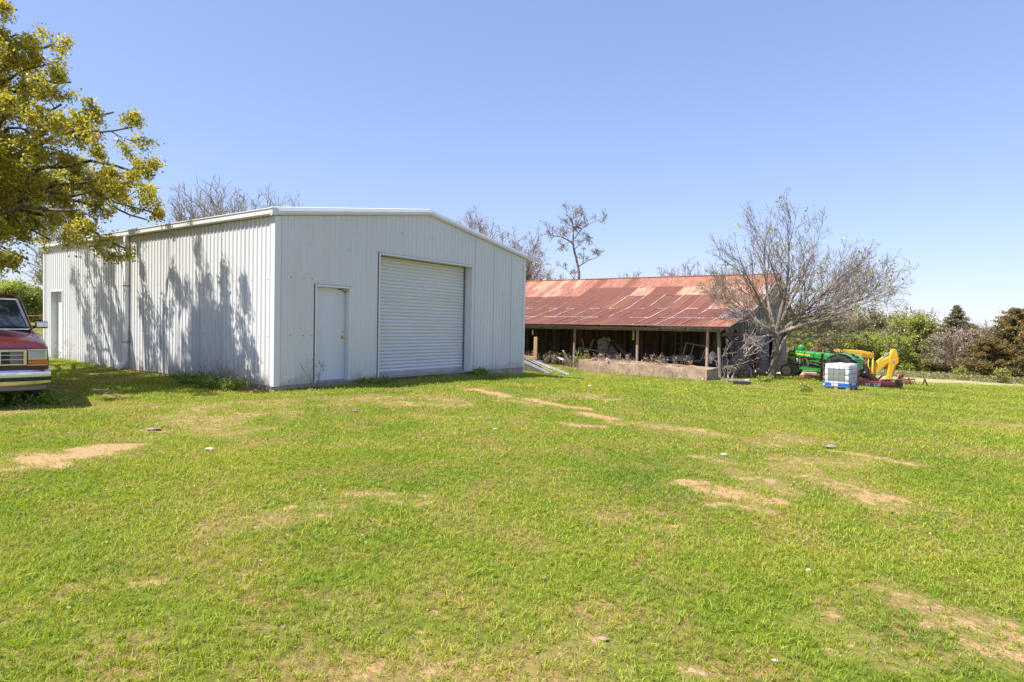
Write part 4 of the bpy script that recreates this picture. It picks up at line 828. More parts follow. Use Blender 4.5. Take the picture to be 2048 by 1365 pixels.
for x0, z0, x1, z1, w in ((-.55, .80, -.50, 1.2, .10), (-.85, 1.2, -1.05, .80, .07), (-1.1, 1.08, -1.75, 1.02, .05), (-.95, .95, -1.6, .86, .05), (-1.5, 1.18, -1.4, .9, .05)): mb = MB(); mb.beam((x0, .36, z0), (x1, .36, z1), .04, w); mb.build('engine_bracket', M['green'], tra)
mb = MB(); mb.lathe((-.36, .33, .82), (0, 0, 1), [(.05, 0), (.05, .3)], 10); mb.build('oil_filter', M['white'], tra)
mb = MB(); mb.beam((.1, .26, .60), (-2.2, .28, .60), .08, .20); mb.beam((.1, -.26, .60), (-2.2, -.28, .60), .08, .20); mb.bb((-2.4, -.25, .45), (-1.5, .25, .72)); mb.build('frame_rail', M['green'], tra)
mb = MB(); mb.loft([hoodsec(-2.1, .33, .95, 1.60), hoodsec(-2.35, .42, .9, 1.57), hoodsec(-2.5, .42, .9, 1.5)]); mb.build('cowl', M['green'], tra, True, 0, 40)
for s in (1, -1):
    mb = MB(); rows = []
    for k in range(9):
        a = math.radians(140 - k * 14); x = -2.9 + .93 * math.cos(a); z = .82 + .90 * math.sin(a); rows.append([(x, s * .48, z), (x, s * 1.02, z - .02), (x, s * 1.02, z - .05), (x, s * .48, z - .03)])
    mb.loft(rows); mb.build('fender', M['green'], tra, True, 0, 40)
mb = MB(); mb.bb((-3.3, -.25, 1.0), (-2.85, .25, 1.12)); mb.box((-3.38, 0, 1.35), (.1, .5, .5), (0, -.15, 0)); mb.build('seat', M['blackplast'], tra, False, .02)
mb = MB(); mb.tube([(-2.4, 0, 1.4), (-2.65, 0, 1.75)], .03, 8); ring = [(-2.65 + .06 * math.cos(a), .22 * math.sin(a), 1.75 + .2 * math.cos(a)) for a in [i * math.pi / 8 for i in range(17)]]; mb.tube(ring, .018, 6); mb.build('steering_wheel', M['blackplast'], tra)
mb = MB(); mb.box((-3.75, .72, 1.15), (.35, .25, .45)); mb.box((-3.7, .72, 1.45), (.3, .2, .12)); mb.build('rear_lamp_box', M['green'], tra, False, .02)
mb = MB(); c_ = gd(1629, 35.2); mb.tube([(-.5, 0, .25), (.55, .1, .18)], .13, 10, 0, .3); mb.box((-.35, -.1, .1), (.2, .2, .22)); mb.box((.35, 0, .08), (.15, .2, .2)); ax = mb.build('drive_axle', pmat('dusty_axle', (.30, .22, .14), (.18, .13, .09), 5, .8, bump=.3), None); ax.location = c_; tag(ax, 'dusty brown axle housing lying on the grass below the tractor', 'machine part')

# rusty pole and pipe gate in front of the tractor
pl = gd(1645, 34.5); mb = MB(); mb.tube([(0, 0, -.3), (.01, 0, 1.5)], .075, 9); o = mb.build('gate_post', M['rust'], None, True); o.location = pl; tag(o, 'rusty upright pipe post between the tractor and the white tank', 'post')
ga, gb_ = gd(1487, 31.6), gd(1645, 34.5); gate = empty('pipe_gate', ga, 0, 'long rusty pipe gate running from the barn past the bare tree to the pipe post', 'gate')
dv = gb_ - ga
for k in range(5): mb = MB(); z = .22 + .23 * k; mb.tube([V((0, 0, z)), dv * .35 + V((0, 0, z - .02)), dv * .7 + V((0, 0, z + .01)), dv + V((0, 0, z))], .019, 6, 0, rnd.random()); mb.build('rail', M['rustlt'], gate, True)
for t in (.0, .38, .62): mb = MB(); q = dv * t; mb.tube([q + V((0, 0, -.1)), q + V((0, 0, 1.22))], .03, 6); mb.build('upright', M['rust'], gate, True)
mb = MB(); mb.bb((-.22, -.09, .0), (.22, .09, .13)); mb.bb((-.20, -.07, .131), (.20, .07, .15)); o = mb.build('toolbox', M['redpaint'], None, False, .01); o.location = gd(1613, 34.3); o.rotation_euler = (0, 0, .1); tag(o, 'small red metal box on the grass below the tractor', 'box')

# ------------------------------------------------------------------ yellow backhoe
D2 = 42.0; bo = gd(1735, D2); bh = empty('backhoe', bo, 0, 'yellow backhoe with canopy and raised digging arm behind the white tank', 'backhoe')
def bl(px, py, y=0.): q = P(px, py, D2) - bo; return V((q.x, q.y + y, q.z))
def slab(name, pts, y0, y1, mat, bev=.02):
    mb = MB(); mb.loft([[bl(*p, y0) for p in pts], [bl(*p, y1) for p in pts]]); return mb.build(name, mat, bh, False, bev)
mb = MB(); mb.loft([[bl(1680, 699, -.7), bl(1695, 700.5, -.7), bl(1712, 700.5, -.7), bl(1736, 706, -.7), bl(1736.5, 709.5, -.7), bl(1680.5, 705.5, -.7)], [bl(1680, 699, .8), bl(1695, 700.5, .8), bl(1712, 700.5, .8), bl(1736, 706, .8), bl(1736.5, 709.5, .8), bl(1680.5, 705.5, .8)]]); mb.build('canopy', M['yellow'], bh, False, .03)
slab('canopy_side', [(1681, 706), (1696, 707.5), (1712, 708), (1712.5, 715), (1711, 724.5), (1708.5, 721), (1706, 713.5), (1682, 709)], -.74, -.66, M['yellow'], .01)
slab('canopy_side', [(1712, 705.5), (1736, 710), (1737, 716.5), (1713, 714)], -.72, -.62, pmat('ochre_yellow', (.50, .27, .02), (.42, .22, .02), 3, .5), .01)  # right panel in a darker yellow than the rest of the canopy
for px, m_, r in ((1734, M['yellow'], .055), (1720, M['rust'], .05), (1725.5, M['yellow'], .03)):
    mb = MB(); mb.tube([bl(px, 712, -.66), bl(px, 766, -.66)], r, 8); mb.build('canopy_post', m_, bh, True)
mb = MB(); mb.tube([bl(1684, 708, .7), bl(1684, 766, .7)], .05, 8); mb.build('canopy_post', M['yellow'], bh, True)
mb = MB(); mb.loft([[bl(1650, 742, y), bl(1690, 738, y), bl(1722, 742, y), bl(1726, 760, y), bl(1655, 760, y)] for y in (-.45, .6)]); mb.build('body', M['yellow'], bh, False, .05)
for px, r in ((1662, .45), (1705, .7)):
    for y in (-.75, .95): w2 = empty('wheel', (bl(px, 766, y).x, y, r)); w2.parent = bh; wheel(w2, (0, 0, 0), (0, 1, 0), r, .35, r * .5, M['rim'], M['tyre'], 0)
boom = slab('boom', [(1723.5, 751), (1724.5, 741), (1732.5, 733.5), (1769.5, 712.3), (1775.5, 717.8), (1760, 732), (1746, 744), (1736, 754.5), (1725.5, 754)], -.55, -.30, M['yellow'])
slab('swing_bracket', [(1725.5, 754.5), (1736, 755), (1730.5, 762.5), (1727, 760)], -.53, -.32, M['yellow'])
stick = slab('stick', [(1769.8, 713), (1772, 706), (1775, 699.6), (1777.3, 698), (1780, 698), (1782.3, 699.2), (1783.8, 704), (1785.6, 714), (1786.8, 724), (1785, 727), (1780, 729), (1777.5, 736), (1773, 753), (1773.5, 761), (1771, 764.5), (1767.8, 763), (1765.6, 757), (1765.8, 750), (1767.5, 736), (1768.2, 724)], -.60, -.34, M['yellow'], .025)
mb = MB(); c_ = bl(1776.2, 722.8, -.612); mb.lathe(c_, (0, -1, 0), [(.085, 0), (.085, .006)], 16, 0); mb.lathe(c_ + V((0, -.006, 0)), (0, -1, 0), [(.06, 0), (.06, .005)], 16, 1); mb.lathe(c_ + V((0, -.011, 0)), (0, -1, 0), [(.022, 0), (.022, .004)], 8, 0); mb.build('round_decal', [pmat('maroon_mark', (.25, .04, .05), None, 3), M['white']], stick)
mb = MB(); mb.tube([bl(1733, 733, -.42), bl(1757.5, 715.8, -.42)], .075, 12); mb.build('boom_cylinder', M['yellow'], bh, True, 0, 50)
mb = MB(); mb.tube([bl(1757, 716.2, -.42), bl(1773, 704, -.42)], .035, 10); mb.build('boom_cylinder_rod', M['platezinc'], bh, True, 0, 50)
mb = MB(); mb.tube([bl(1782.3, 727, -.47), bl(1777.2, 747, -.47)], .07, 12); mb.build('stick_cylinder', M['yellow'], bh, True, 0, 50)
mb = MB(); mb.tube([bl(1777.3, 746.5, -.47), bl(1773.8, 761, -.47)], .03, 10); mb.build('stick_cylinder_rod', M['steel'], bh, True, 0, 50)
mb = MB(); mb.tube([bl(1727, 750, -.3), bl(1730, 741, -.66), bl(1738, 748, -.6), bl(1744, 752, -.58)], .018, 6); mb.tube([bl(1724, 742, -.5), bl(1720, 735, -.5), bl(1722, 728, -.3)], .02, 6); mb.build('hydraulic_hose', M['blackplast'], bh, True)

# ------------------------------------------------------------------ red rotary mower and rusty implements
mo = gd(1752, 33.0); mow = empty('rotary_mower', mo, math.radians(-8), 'faded red rotary mower deck with white stickers and a small tail wheel', 'mower'); k_ = 37.5
def ml(px, py): return ((px - 1752) / k_, (777 - py) / k_)
mb = MB(); ring0 = [(-.95, -.55), (.25, -.62), (.9, -.35), (.98, .2), (.6, .75), (-.9, .8)]
mb.loft([[(x, y, .08) for x, y in ring0], [(x, y, .30) for x, y in ring0]]); mb.loft([[(x * .95, y * .92, .301) for x, y in ring0], [(x * .8, y * .7, .36) for x, y in ring0]]); mb.build('deck', M['redpaint'], mow, False, .02)
mb = MB(); mb.beam((.3, -.66, .10), (.96, -.36, .10), .04, .14); mb.beam((-.95, -.59, .06), (.25, -.66, .06), .03, .06); mb.build('skid', M['rust'], mow)
mb = MB(); mb.bb((-.70, -.632, .11), (-.50, -.615, .24)); mb.bb((-.30, -.645, .10), (.02, -.628, .25)); st_ = mb.build('stickers', M['white'], mow)
mb = MB(); mb.bb((-.62, -.640, .13), (-.55, -.634, .22)); mb.bb((-.26, -.651, .15), (-.14, -.646, .21)); mb.bb((-.47, -.636, .13), (-.34, -.62, .22)); mb.build('sticker_print', M['screw'], st_)
mb = MB(); mb.bb((-.25, -.2, .36), (.05, .15, .52)); mb.lathe((-.12, 0, .52), (0, 0, 1), [(.15, 0), (.13, .12), (.05, .16)], 12); mb.tube([(-.12, 0, .62), (-.45, -.1, .58)], .10, 10); mb.build('gearbox', M['rust'], mow)
mb = MB(); mb.tube([(-.4, -.1, .60), (-.72, -.12, .62)], .14, 12); mb.build('shaft_shield', M['blackplast'], mow, True, 0, 50)
mb = MB(); mb.beam((-1.15, -.35, .3), (-.95, -.3, .85), .06, .08); mb.beam((-1.15, .35, .3), (-.95, .3, .85), .06, .08); mb.beam((-.95, -.3, .42), (-.4, -.1, .40), .05, .08); mb.beam((-.95, -.1, .8), (.1, -.1, .35), .03, .05); mb.build('hitch_frame', M['redpaint'], mow)
mb = MB(); mb.beam((.4, -.1, .38), (1.15, -.1, .42), .05, .05); mb.beam((.4, .2, .38), (1.15, -.05, .42), .05, .05); mb.beam((.1, -.05, .36), (.35, .0, .62), .12, .04); mb.build('tail_frame', M['rust'], mow)
w2 = empty('tail_wheel', (1.12, -.1, .19)); w2.parent = mow; wheel(w2, (0, 0, 0), (.5, 1, 0), .21, .12, .12, M['rust'], M['tyregrey'])
mb = MB(); mb.tube([(1.18, -.1, .2), (1.22, -.1, .45), (1.24, -.1, .60)], .04, 8); mb.beam((1.05, -.16, .22), (1.3, -.16, .40), .03, .05); mb.build('wheel_fork', M['rust'], mow)

im = gd(1808, 37.5); imp = empty('disc_harrow', im, .3, 'rusty disc harrow with curved blades at the right end of the machinery row', 'implement')
for k, r9 in enumerate((.24, .17, .20, .13)): mb = MB(); mb.lathe((-.05 + .33 * k, .05 * k, r9 * .8), (1, .6 - .5 * k, .1 * k), [(r9, .05), (r9 * .7, .015), (.03, 0)], 14, 0, rnd.random(), False); mb.build('disc', M['rust'], imp, True, 0, 60)
mb = MB(); mb.beam((-.5, 0, .3), (1.3, .3, .3), .06, .06); mb.beam((-.5, .1, .2), (.1, .3, .5), .05, .05); mb.beam((.3, .1, .1), (.42, .2, .5), .03, .04); mb.beam((.55, .1, .42), (.8, .2, .05), .03, .04); mb.beam((.85, .1, .05), (.75, .2, .4), .03, .04); mb.beam((1.1, .2, .3), (1.3, .2, .0), .03, .03); mb.lathe((-.35, 0, .16), (0, 1, 0), [(.16, -.03), (.16, .03)], 16); mb.build('frame', M['rustlt'], imp)
mb = MB(); mb.lathe((.0, .1, .48), (0, .9, .45), [(.0, -.04), (.14, -.03), (.19, .04), (.0, .06)], 18); mb.build('hub_cover', M['rustlt'], imp, True, 0, 60)
i2 = gd(1851, 37.5); mb = MB(); mb.beam((-.1, 0, -.02), (.02, 0, .42), .05, .05); mb.beam((.02, 0, .42), (.28, .1, -.02), .05, .05); mb.beam((-.05, .0, .2), (.16, .05, .22), .04, .04); o = mb.build('plough_shank', M['rust'], None); o.location = i2; tag(o, 'small rusty A-shaped plough shank standing apart at the far right', 'implement')

# ------------------------------------------------------------------ maroon pickup
tz = gz(-7.87, 8.96) + .0; pk = empty('pickup_truck', (-7.93, 9.02, .12), math.atan2(-.77, .64), 'old maroon pickup truck seen nose-on at the left edge of the lawn', 'truck')
def tsec(x, w, z0, z1, cr_=.12, cz=.06):                       # body cross-section: lower side, shoulder, top
    h = [(w, z0), (w + .015, (z0 + z1) * .5), (w, z1 - cr_), (w - .05, z1 - cr_ * .35), (w - .16, z1), (w * .45, z1 + cz * .6), (0, z1 + cz)]
    return [(x, y, z) for y, z in h] + [(x, -y, z) for y, z in reversed(h[:-1])]
mb = MB(); mb.loft([tsec(-.10, .955, .62, 1.00, .08, .01), tsec(-.16, .985, .50, 1.06, .08, .02), tsec(-.30, .99, .45, 1.10, .09, .04), tsec(-.8, .995, .42, 1.16, .12, .06), tsec(-1.38, .995, .40, 1.22, .13, .07), tsec(-1.5, .995, .40, 1.24, .13, .05), tsec(-3.2, .995, .40, 1.24, .13, .0), tsec(-3.25, .99, .45, 1.22, .05, 0), tsec(-5.35, .98, .50, 1.22, .05, 0)]); body = mb.build('body', M['maroon'], pk, True, 0, 38)
mb = MB()
def cab(x, w, z): return [(x, w, z), (x, w - .06, z), (x, -w + .06, z), (x, -w, z)]
lo = [(-1.42, .86, 1.25), (-3.2, .90, 1.25), (-3.2, -.90, 1.25), (-1.42, -.86, 1.25)]; hi = [(-2.02, .70, 1.80), (-3.1, .73, 1.80), (-3.1, -.73, 1.80), (-2.02, -.70, 1.80)]; rf = [(-2.15, .60, 1.86), (-3.0, .64, 1.86), (-3.0, -.64, 1.86), (-2.15, -.60, 1.86)]
mb.loft([lo, hi, rf]); mb.build('cab', M['maroon'], pk, False, .03)
def lerp(a, b, t): return tuple(a[i] + (b[i] - a[i]) * t for i in range(3))
fl, fr_ = V(lo[0]), V(lo[3]); tl, tr_ = V(hi[0]), V(hi[3]); nW = V((.68, 0, .73)); o_ = nW * .012
def wq(u, v): b = fl.lerp(fr_, u); t = tl.lerp(tr_, u); return b.lerp(t, v)
mb = MB(); mb.face([wq(.055, .06) + o_, wq(.055, .93) + o_, wq(.945, .93) + o_, wq(.945, .06) + o_]); ws = mb.build('windshield', M['glass'], pk)
mb = MB()
fr4 = [wq(.035, .02) + o_, wq(.05, .955) + o_, wq(.95, .955) + o_, wq(.965, .02) + o_]
for a, b in zip(fr4, fr4[1:] + fr4[:1]): mb.beam(a, b, .035, .02)
mb.build('windshield_trim', M['chrome'], ws)
mb = MB()
for s in (1, -1): mb.face([V((-2.0, s * .80, 1.30)), V((-2.2, s * .725, 1.72)), V((-2.95, s * .745, 1.72)), V((-3.0, s * .895, 1.30))] if s > 0 else [V((-2.0, -.80, 1.30)), V((-3.0, -.895, 1.30)), V((-2.95, -.745, 1.72)), V((-2.2, -.725, 1.72))])
mb.build('side_windows', M['glass'], pk)
for s in (1, -1):                                              # lamps
    mb = MB(); mb.bb((-.16, s * .735, .815), (-.065, s * .975, .965)); hl = mb.build('headlight', M['chrome'], pk, False, .015)
    mb = MB(); mb.bb((-.10, s * .75, .84), (-.052, s * .945, .952)); mb.build('lens', M['lens'], hl, False, .012)
    mb = MB(); mb.bb((-.20, s * .735, .752), (-.055, s * .985, .812)); mb.build('turn_signal', M['orange'], hl, False, .012)
    mb = MB(); mb.beam((-.058, s * .725, .742), (-.058, s * .975, .742), .012, .012); mb.beam((-.058, s * .725, .975), (-.065, s * .985, .975), .02, .016); mb.build('lamp_trim', M['chrome'], hl)
mb = MB(); mb.bb((-.15, -.72, .745), (-.09, .72, .97)); gr = mb.build('grille', M['blackplast'], pk)
mb = MB()
for z, h in ((.963, .034), (.897, .013), (.828, .013), (.752, .022)): mb.bb((-.10, -.72, z - h / 2), (-.05, .72, z + h / 2))
for y in (-.70, -.395, .395, .70): mb.bb((-.10, y - .02, .742), (-.048, y + .02, .975))
mb.build('grille_bars', M['chrome'], gr, False, .004)
mb = MB(); mb.bb((-.12, -.30, .80), (-.092, .30, .94)); mb.bb((-.13, -.66, .76), (-.088, -.43, .94)); mb.bb((-.13, .52, .76), (-.088, .67, .94)); mb.build('radiator', M['bumpergrey'], gr)
mb = MB(); rows = []
for k in range(13):
    y = -1.02 + 2.04 * k / 12; bx = .02 - .11 * (abs(y) / 1.02) ** 3.5; rows.append([(bx - .14, y, .42), (bx - .05, y, .415), (bx - .01, y, .47), (bx, y, .50), (bx + .005, y, .56), (bx, y, .635), (bx - .03, y, .665), (bx - .14, y, .67)])
mb.loft(rows); bp = mb.build('bumper', M['chrome'], pk, True, 0, 35)
mb = MB(); rows = [[(x + .012, y * 1.003, z) for x, y, z in (r[3], r[4])] + [(r[4][0] - .03, r[4][1], r[4][2]), (r[3][0] - .03, r[3][1], r[3][2])] for r in rows]; mb.loft(rows); mb.build('rub_strip', M['blackplast'], bp)
mb = MB(); rows = []
for k in range(9): y = -.96 + 1.92 * k / 8; bx = -.03 - .10 * (abs(y)) ** 3; rows.append([(bx - .1, y, .34), (bx, y, .36), (bx + .01, y, .42), (bx - .1, y, .43)])
mb.loft(rows); mb.build('valance', M['bumpergrey'], pk, True, 0, 40)
for s in (1, -1):
    mb = MB(); mb.box((-1.80, s * .985, 1.345), (.10, .19, .125)); mi_ = mb.build('door_mirror', M['chrome'], pk, False, .025); mb = MB(); mb.beam((-1.85, s * .84, 1.28), (-1.84, s * .93, 1.32), .05, .04); mb.build('mirror_arm', M['blackplast'], mi_)
for x in (-.85, -4.1):
    for s in (1, -1): w2 = empty('wheel', (x, s * .83, .46)); w2.parent = pk; wheel(w2, (0, 0, 0), (0, 1, 0), .36, .22, .2, M['chrome'], M['tyre'])
mb = MB(); mb.bb((-5.2, -.7, .3), (-.4, .7, .45)); mb.build('chassis', M['blackplast'], pk)
mb = MB(); mb.tube([(-1.40, .1, 1.28), (-1.46, .45, 1.33), (-1.44, .8, 1.30)], .012, 5); mb.build('wiper', M['blackplast'], ws)

# ------------------------------------------------------------------ timber, boards and junk about the barn
def bar(name, a, b, w, h, mat, label, cat, group=None, roll=0, bev=.004):
    a, b = V(a), V(b); mb = MB(); mb.beam(V((0, 0, 0)), b - a, w, h, 0, rnd.random(), roll); o = mb.build(name, mat, None, False, bev); o.location = a; return tag(o, label, cat, group)
def up(p, h): return V((p.x, p.y, p.z + h))
GB = 'long rails and boards stacked beyond the shed corner'
bar('steel_channel', up(gd(1044, 26.5), .50), up(gp(1099, 750), .05), .16, .05, M['steel'], 'long grey steel channel closest to the shed, nearest the lens in the stack', 'steel beam', GB)
bar('long_board', up(gd(1054, 26.6), .56), up(gp(1106, 749), .10), .13, .04, M['whitewood'], 'long cream board lying between the two grey channels', 'board', GB)
bar('steel_channel', up(gd(1073, 27.2), .46), up(gp(1139, 752), .04), .14, .05, M['steel'], 'long grey steel channel lying furthest right in the stack', 'steel beam', GB)
bar('steel_channel', up(gd(1066, 27.4), .50), up(gp(1130, 750), .07), .10, .05, M['steel'], 'narrower grey steel channel just behind the rightmost one', 'steel beam', GB)
q = up(gd(1071, 28), .52); bar('timber_post', q, q + V((.0, 0, 1.02)), .17, .15, M['timber'], 'short orange timber standing upright on the stack behind the shed corner', 'timber', bev=.01)
bar('timber_beam', P(1036, 713, 27.6), P(1071, 717.5, 27.6), .17, .14, M['timber'], 'orange timber beam lying level on top of the rail stack', 'timber', bev=.01)
q = gd(1062, 27.6); mb = MB(); mb.box((0, 0, .16), (.9, .5, .34), None, 0, .3); mb.box((.3, .1, .4), (.5, .3, .12), (0, 0, .3), 0, .7); o = mb.build('support_blocks', M['wood'], None); o.location = q; tag(o, 'dark wooden blocks propping up the stack of long rails', 'blocks')
bar('leaning_board', bw(bx_px(1145, .0), -.1, gz(bw(-8.3, 0).x, bw(-8.3, 0).y) + .752), P(1126.5, 702, 33.6), .11, .035, M['whitewood'], 'pale board leaning left from the foot of the leftmost barn post', 'board')
bar('short_board', P(1117, 715.5, 33.2), P(1127.5, 720.5, 33.0), .12, .06, M['whitewood'], 'short pale board end poking out left of the leaning board', 'board')
mb = MB(); mb.box((0, 0, 0), (.20, .1, .07), (0, .5, .2)); o = mb.build('white_block', M['white'], None, False, .01); o.location = P(1216, 719.5, 31.0); tag(o, 'small white block lying on the rim of the concrete trough', 'block')
# inside the open bays (local barn coordinates)
def ib_(px, py, y): x = bx_px(px, y); p = bw(x, y); dpt = (p - V((0, 0, EYE))).dot(fw); return P(px, py, dpt)
bar('timber_offcut', ib_(1168, 698, 3.5), ib_(1164, 678, 3.5), .1, .08, M['timber'], 'thin orange timber offcut standing in the left bay', 'timber', 'orange offcuts inside the barn')
bar('timber_offcut', ib_(1181, 697, 3.5), ib_(1188, 678, 3.5), .14, .1, M['timber'], 'wider orange timber offcut tilted right in the left bay', 'timber', 'orange offcuts inside the barn')
bar('grey_plank', ib_(1158, 696, 2.4), ib_(1207, 704, 2.6), .2, .07, M['greyboard'], 'long grey plank resting level across the junk in the left bay', 'board')
bar('plank_leg', ib_(1161, 696, 2.5), ib_(1161, 717, 2.5), .1, .1, M['greyboard'], 'grey upright under the left end of the long plank', 'board')
bar('leaning_beam', ib_(1228, 682, 4), ib_(1258, 718, 2.2), .16, .06, M['greyboard'], 'grey beam sloping down right beside the rubble heap', 'beam', 'sloping beams in the middle bay')
bar('leaning_beam', ib_(1236, 694, 3.6), ib_(1268, 719, 2.4), .13, .06, M['greyboard'], 'second grey beam sloping down right under the first one', 'beam', 'sloping beams in the middle bay')
q = ib_(1212, 716, 3.2); mb = MB(); rr = random.Random(17)
for k in range(24):
    t = rr.random(); mb.box((rr.uniform(-.7, .7) * (1 - t * .5), rr.uniform(-.3, .3), t * 1.15), (rr.uniform(.2, .5), rr.uniform(.2, .4), rr.uniform(.12, .3)), (rr.uniform(-.7, .7), rr.uniform(-.7, .7), rr.uniform(0, 3)), 0, rr.random(), .85)
o = mb.build('rubble_heap', M['stone'], None, False, .02); o.location = q; tag(o, 'heap of pale broken slabs inside the barn between two posts', 'rubble')
mb = MB(); mb.bb((-.045, -.01, -.52), (.045, .01, 0)); o = mb.build('lime_strip', M['lime'], None); o.location = ib_(1267, 661, .5); tag(o, 'bright lime strip hanging from the barn beam', 'strip')
mb = MB(); mb.bb((-.04, -.02, -.30), (.04, .02, 0)); o = mb.build('hanging_board', M['whitewood'], None); o.location = ib_(1065.5, 660, .4); tag(o, 'short pale board hanging below the beam beside the shed corner', 'board')
lx0, lx1 = bx_px(1350, 6.8), bx_px(1363, 6.8); lad = empty('wooden_ladder', bw(lx0, 6.75, 0), -BYAW, 'wooden ladder fixed to the inner plank wall of the right bay', 'ladder')
for x in (0, lx1 - lx0): mb = MB(); mb.beam((x, 0, .4), (x, 0.05, 2.9), .06, .05, 0, .9); mb.build('rail', M['woodpost'], lad)
for k in range(6): mb = MB(); mb.beam((0, 0, .75 + .36 * k), (lx1 - lx0, 0, .75 + .36 * k), .04, .05, 0, .9); mb.build('rung', M['woodpost'], lad)
def stack_(px, py, y, sz, rot, mat, label, nm='loose_sheet', cat='sheet', group='pale sheets stored in the right bay'):
    mb = MB(); mb.box((0, 0, sz[2] / 2), sz, (0, rot[1], 0)); o = mb.build(nm, mat, None, False, .008); o.location = ib_(px, py, y); o.rotation_euler = (rot[0], 0, -BYAW + rot[2]); return tag(o, label, cat, group)
stack_(1350, 722, 3.0, (2.6, .9, .10), (0, 0, 0), M['greyboard'], 'wide grey sheet at the bottom of the pale stack in the right bay')
stack_(1342, 719, 3.0, (1.6, .5, .06), (.1, .03, .1), M['whitewood'], 'narrow white board lying on the grey sheet in the right bay')
stack_(1346, 715, 3.2, (1.4, .3, .05), (.1, -.05, -.05), M['whitewood'], 'white board tilted on top of the pale stack in the right bay')
stack_(1366, 722, 2.4, (1.0, .7, .30), (0, 0, .1), M['greyboard'], 'blocky grey box at the right end of the pale stack', 'grey_box', 'box', None)
wf = empty('window_frame', ib_(1384, 722, 3.6), 0, 'white window frame leaning in the right bay of the barn', 'window frame', rot=Euler((-.35, .16, -BYAW + .15)))
for a, b in (((-.55, 0, 0), (.45, 0, 0)), ((.45, 0, 0), (.55, 0, .95)), ((.55, 0, .95), (-.55, 0, .95)), ((-.55, 0, .95), (-.55, 0, 0)), ((-.15, 0, 0), (-.12, 0, .95))): mb = MB(); mb.beam(a, b, .05, .05); mb.build('frame_bar', M['whitewood'], wf)
stack_(1422, 727, 1.2, (.25, .03, .55), (0, .35, .0), M['whitewood'], 'small pale offcut behind the rightmost trough post', 'pale_offcut', 'board', None)
q = gd(1500, 31.4)
for i, (a, b, h, lab) in enumerate(((1490, 1487, .55, 'narrow pale lath, leftmost of the three leaning at the gable'), (1493, 1499, .5, 'pale lath tilted right, middle of the three at the gable'), (1505, 1502, .45, 'short pale lath, rightmost of the three at the gable'))):
    bar('leaning_lath', gd(a, 31.2), up(gd(b, 31.9), h), .09, .02, M['whitewood'], lab, 'board', 'laths leaning against the barn gable')
bar('white_plank', up(gd(1516, 31.2), .42), up(gp(1536, 753.5), .04), .16, .03, M['whitewood'], 'white plank propped at a slant left of the bare tree trunk', 'board')
bar('wood_plank', up(gp(1443, 764), .10), up(gp(1493, 766), .10), .16, .06, M['woodpost'], 'weathered plank lying on the lawn in front of the brush heap', 'board')
bar('black_pipe', up(gp(1468, 769), .07), up(gp(1500, 770.5), .07), .20, .13, M['blackplast'], 'black pipe-like length in the grass below the weathered plank', 'pipe')
mb = MB(); mb.box((0, 0, 0), (.16, .12, .06)); o = mb.build('white_scrap', M['white'], None, False, .02); o.location = up(gp(1494, 768.6), .17); tag(o, 'white scrap lying on the end of the black pipe', 'scrap')

# stones and chips on the lawn
def stone(px, py, s, mat, label, seed, flat=.5, name='stone'):
    rr = random.Random(seed); mb = MB(); n1, n2 = 9, 5; rings = []
    for i in range(n2):
        th = math.pi * (.08 + .84 * i / (n2 - 1)); rings.append([(s * math.sin(th) * math.cos(2 * math.pi * k / n1) * rr.uniform(.65, 1.3), .7 * s * math.sin(th) * math.sin(2 * math.pi * k / n1) * rr.uniform(.8, 1.15), -s * flat * math.cos(th) * rr.uniform(.85, 1.1)) for k in range(n1)])
    mb.loft(rings); o = mb.build(name, mat, None, True, 0, 45); p = gp(px, py); o.location = up(p, s * flat * .45 + .012); o.rotation_euler = (0, 0, rr.uniform(-.5, .5)); return tag(o, label, 'stone', 'loose stones on the lawn')
for px, py, s, mt, lab, fl_ in ((1617, 1146, .034, 'white', 'white stone in the near grass on the right half', .5), (1448, 913, .07, 'white', 'white pebble at the left tip of the bare ground right of centre', .45), (1663, 897, .14, 'stone', 'flat grey-brown stone at the left end of the thin bare streak', .35),
    (420, 901, .09, 'white', 'thin white chip in the grass right of the big dirt patch', .25), (1090, 1162, .026, 'stone', 'small tan pebble in the near grass at mid picture', .6), (710, 825, .08, 'stone', 'small grey stone in the lawn before the roller door', .5), (1991, 1217, .03, 'concrete_red', 'reddish stone in the near grass by the right edge', .4),
    (1180, 775, .09, 'white', 'white pebble in the grass between the shed and the barn', .6), (1206, 1283, .045, 'concrete_red', 'orange-pink stone in the closest grass near the bottom edge', .25), (307, 861, .17, 'stone', 'flat brownish slab in the grass above the big dirt patch', .14), (568, 1260, .022, 'stone', 'small grey pebble in the close grass at lower left', .5), (1550, 1328, .035, 'white', 'pale chip in the closest grass at lower right', .3),
    (1340, 824, .06, 'stone', 'grey pebble in the mid lawn in front of the trough', .5), (990, 860, .07, 'white', 'pale sliver in the grass below the bare track', .2), (1636, 755, .09, 'white', 'white stone on the grass under the tractor', .5)):
    stone(px, py, s * .62, M['pebble'] if mt == 'white' else M['stonedk'] if mt == 'stone' else M[mt], lab, int(px), fl_)

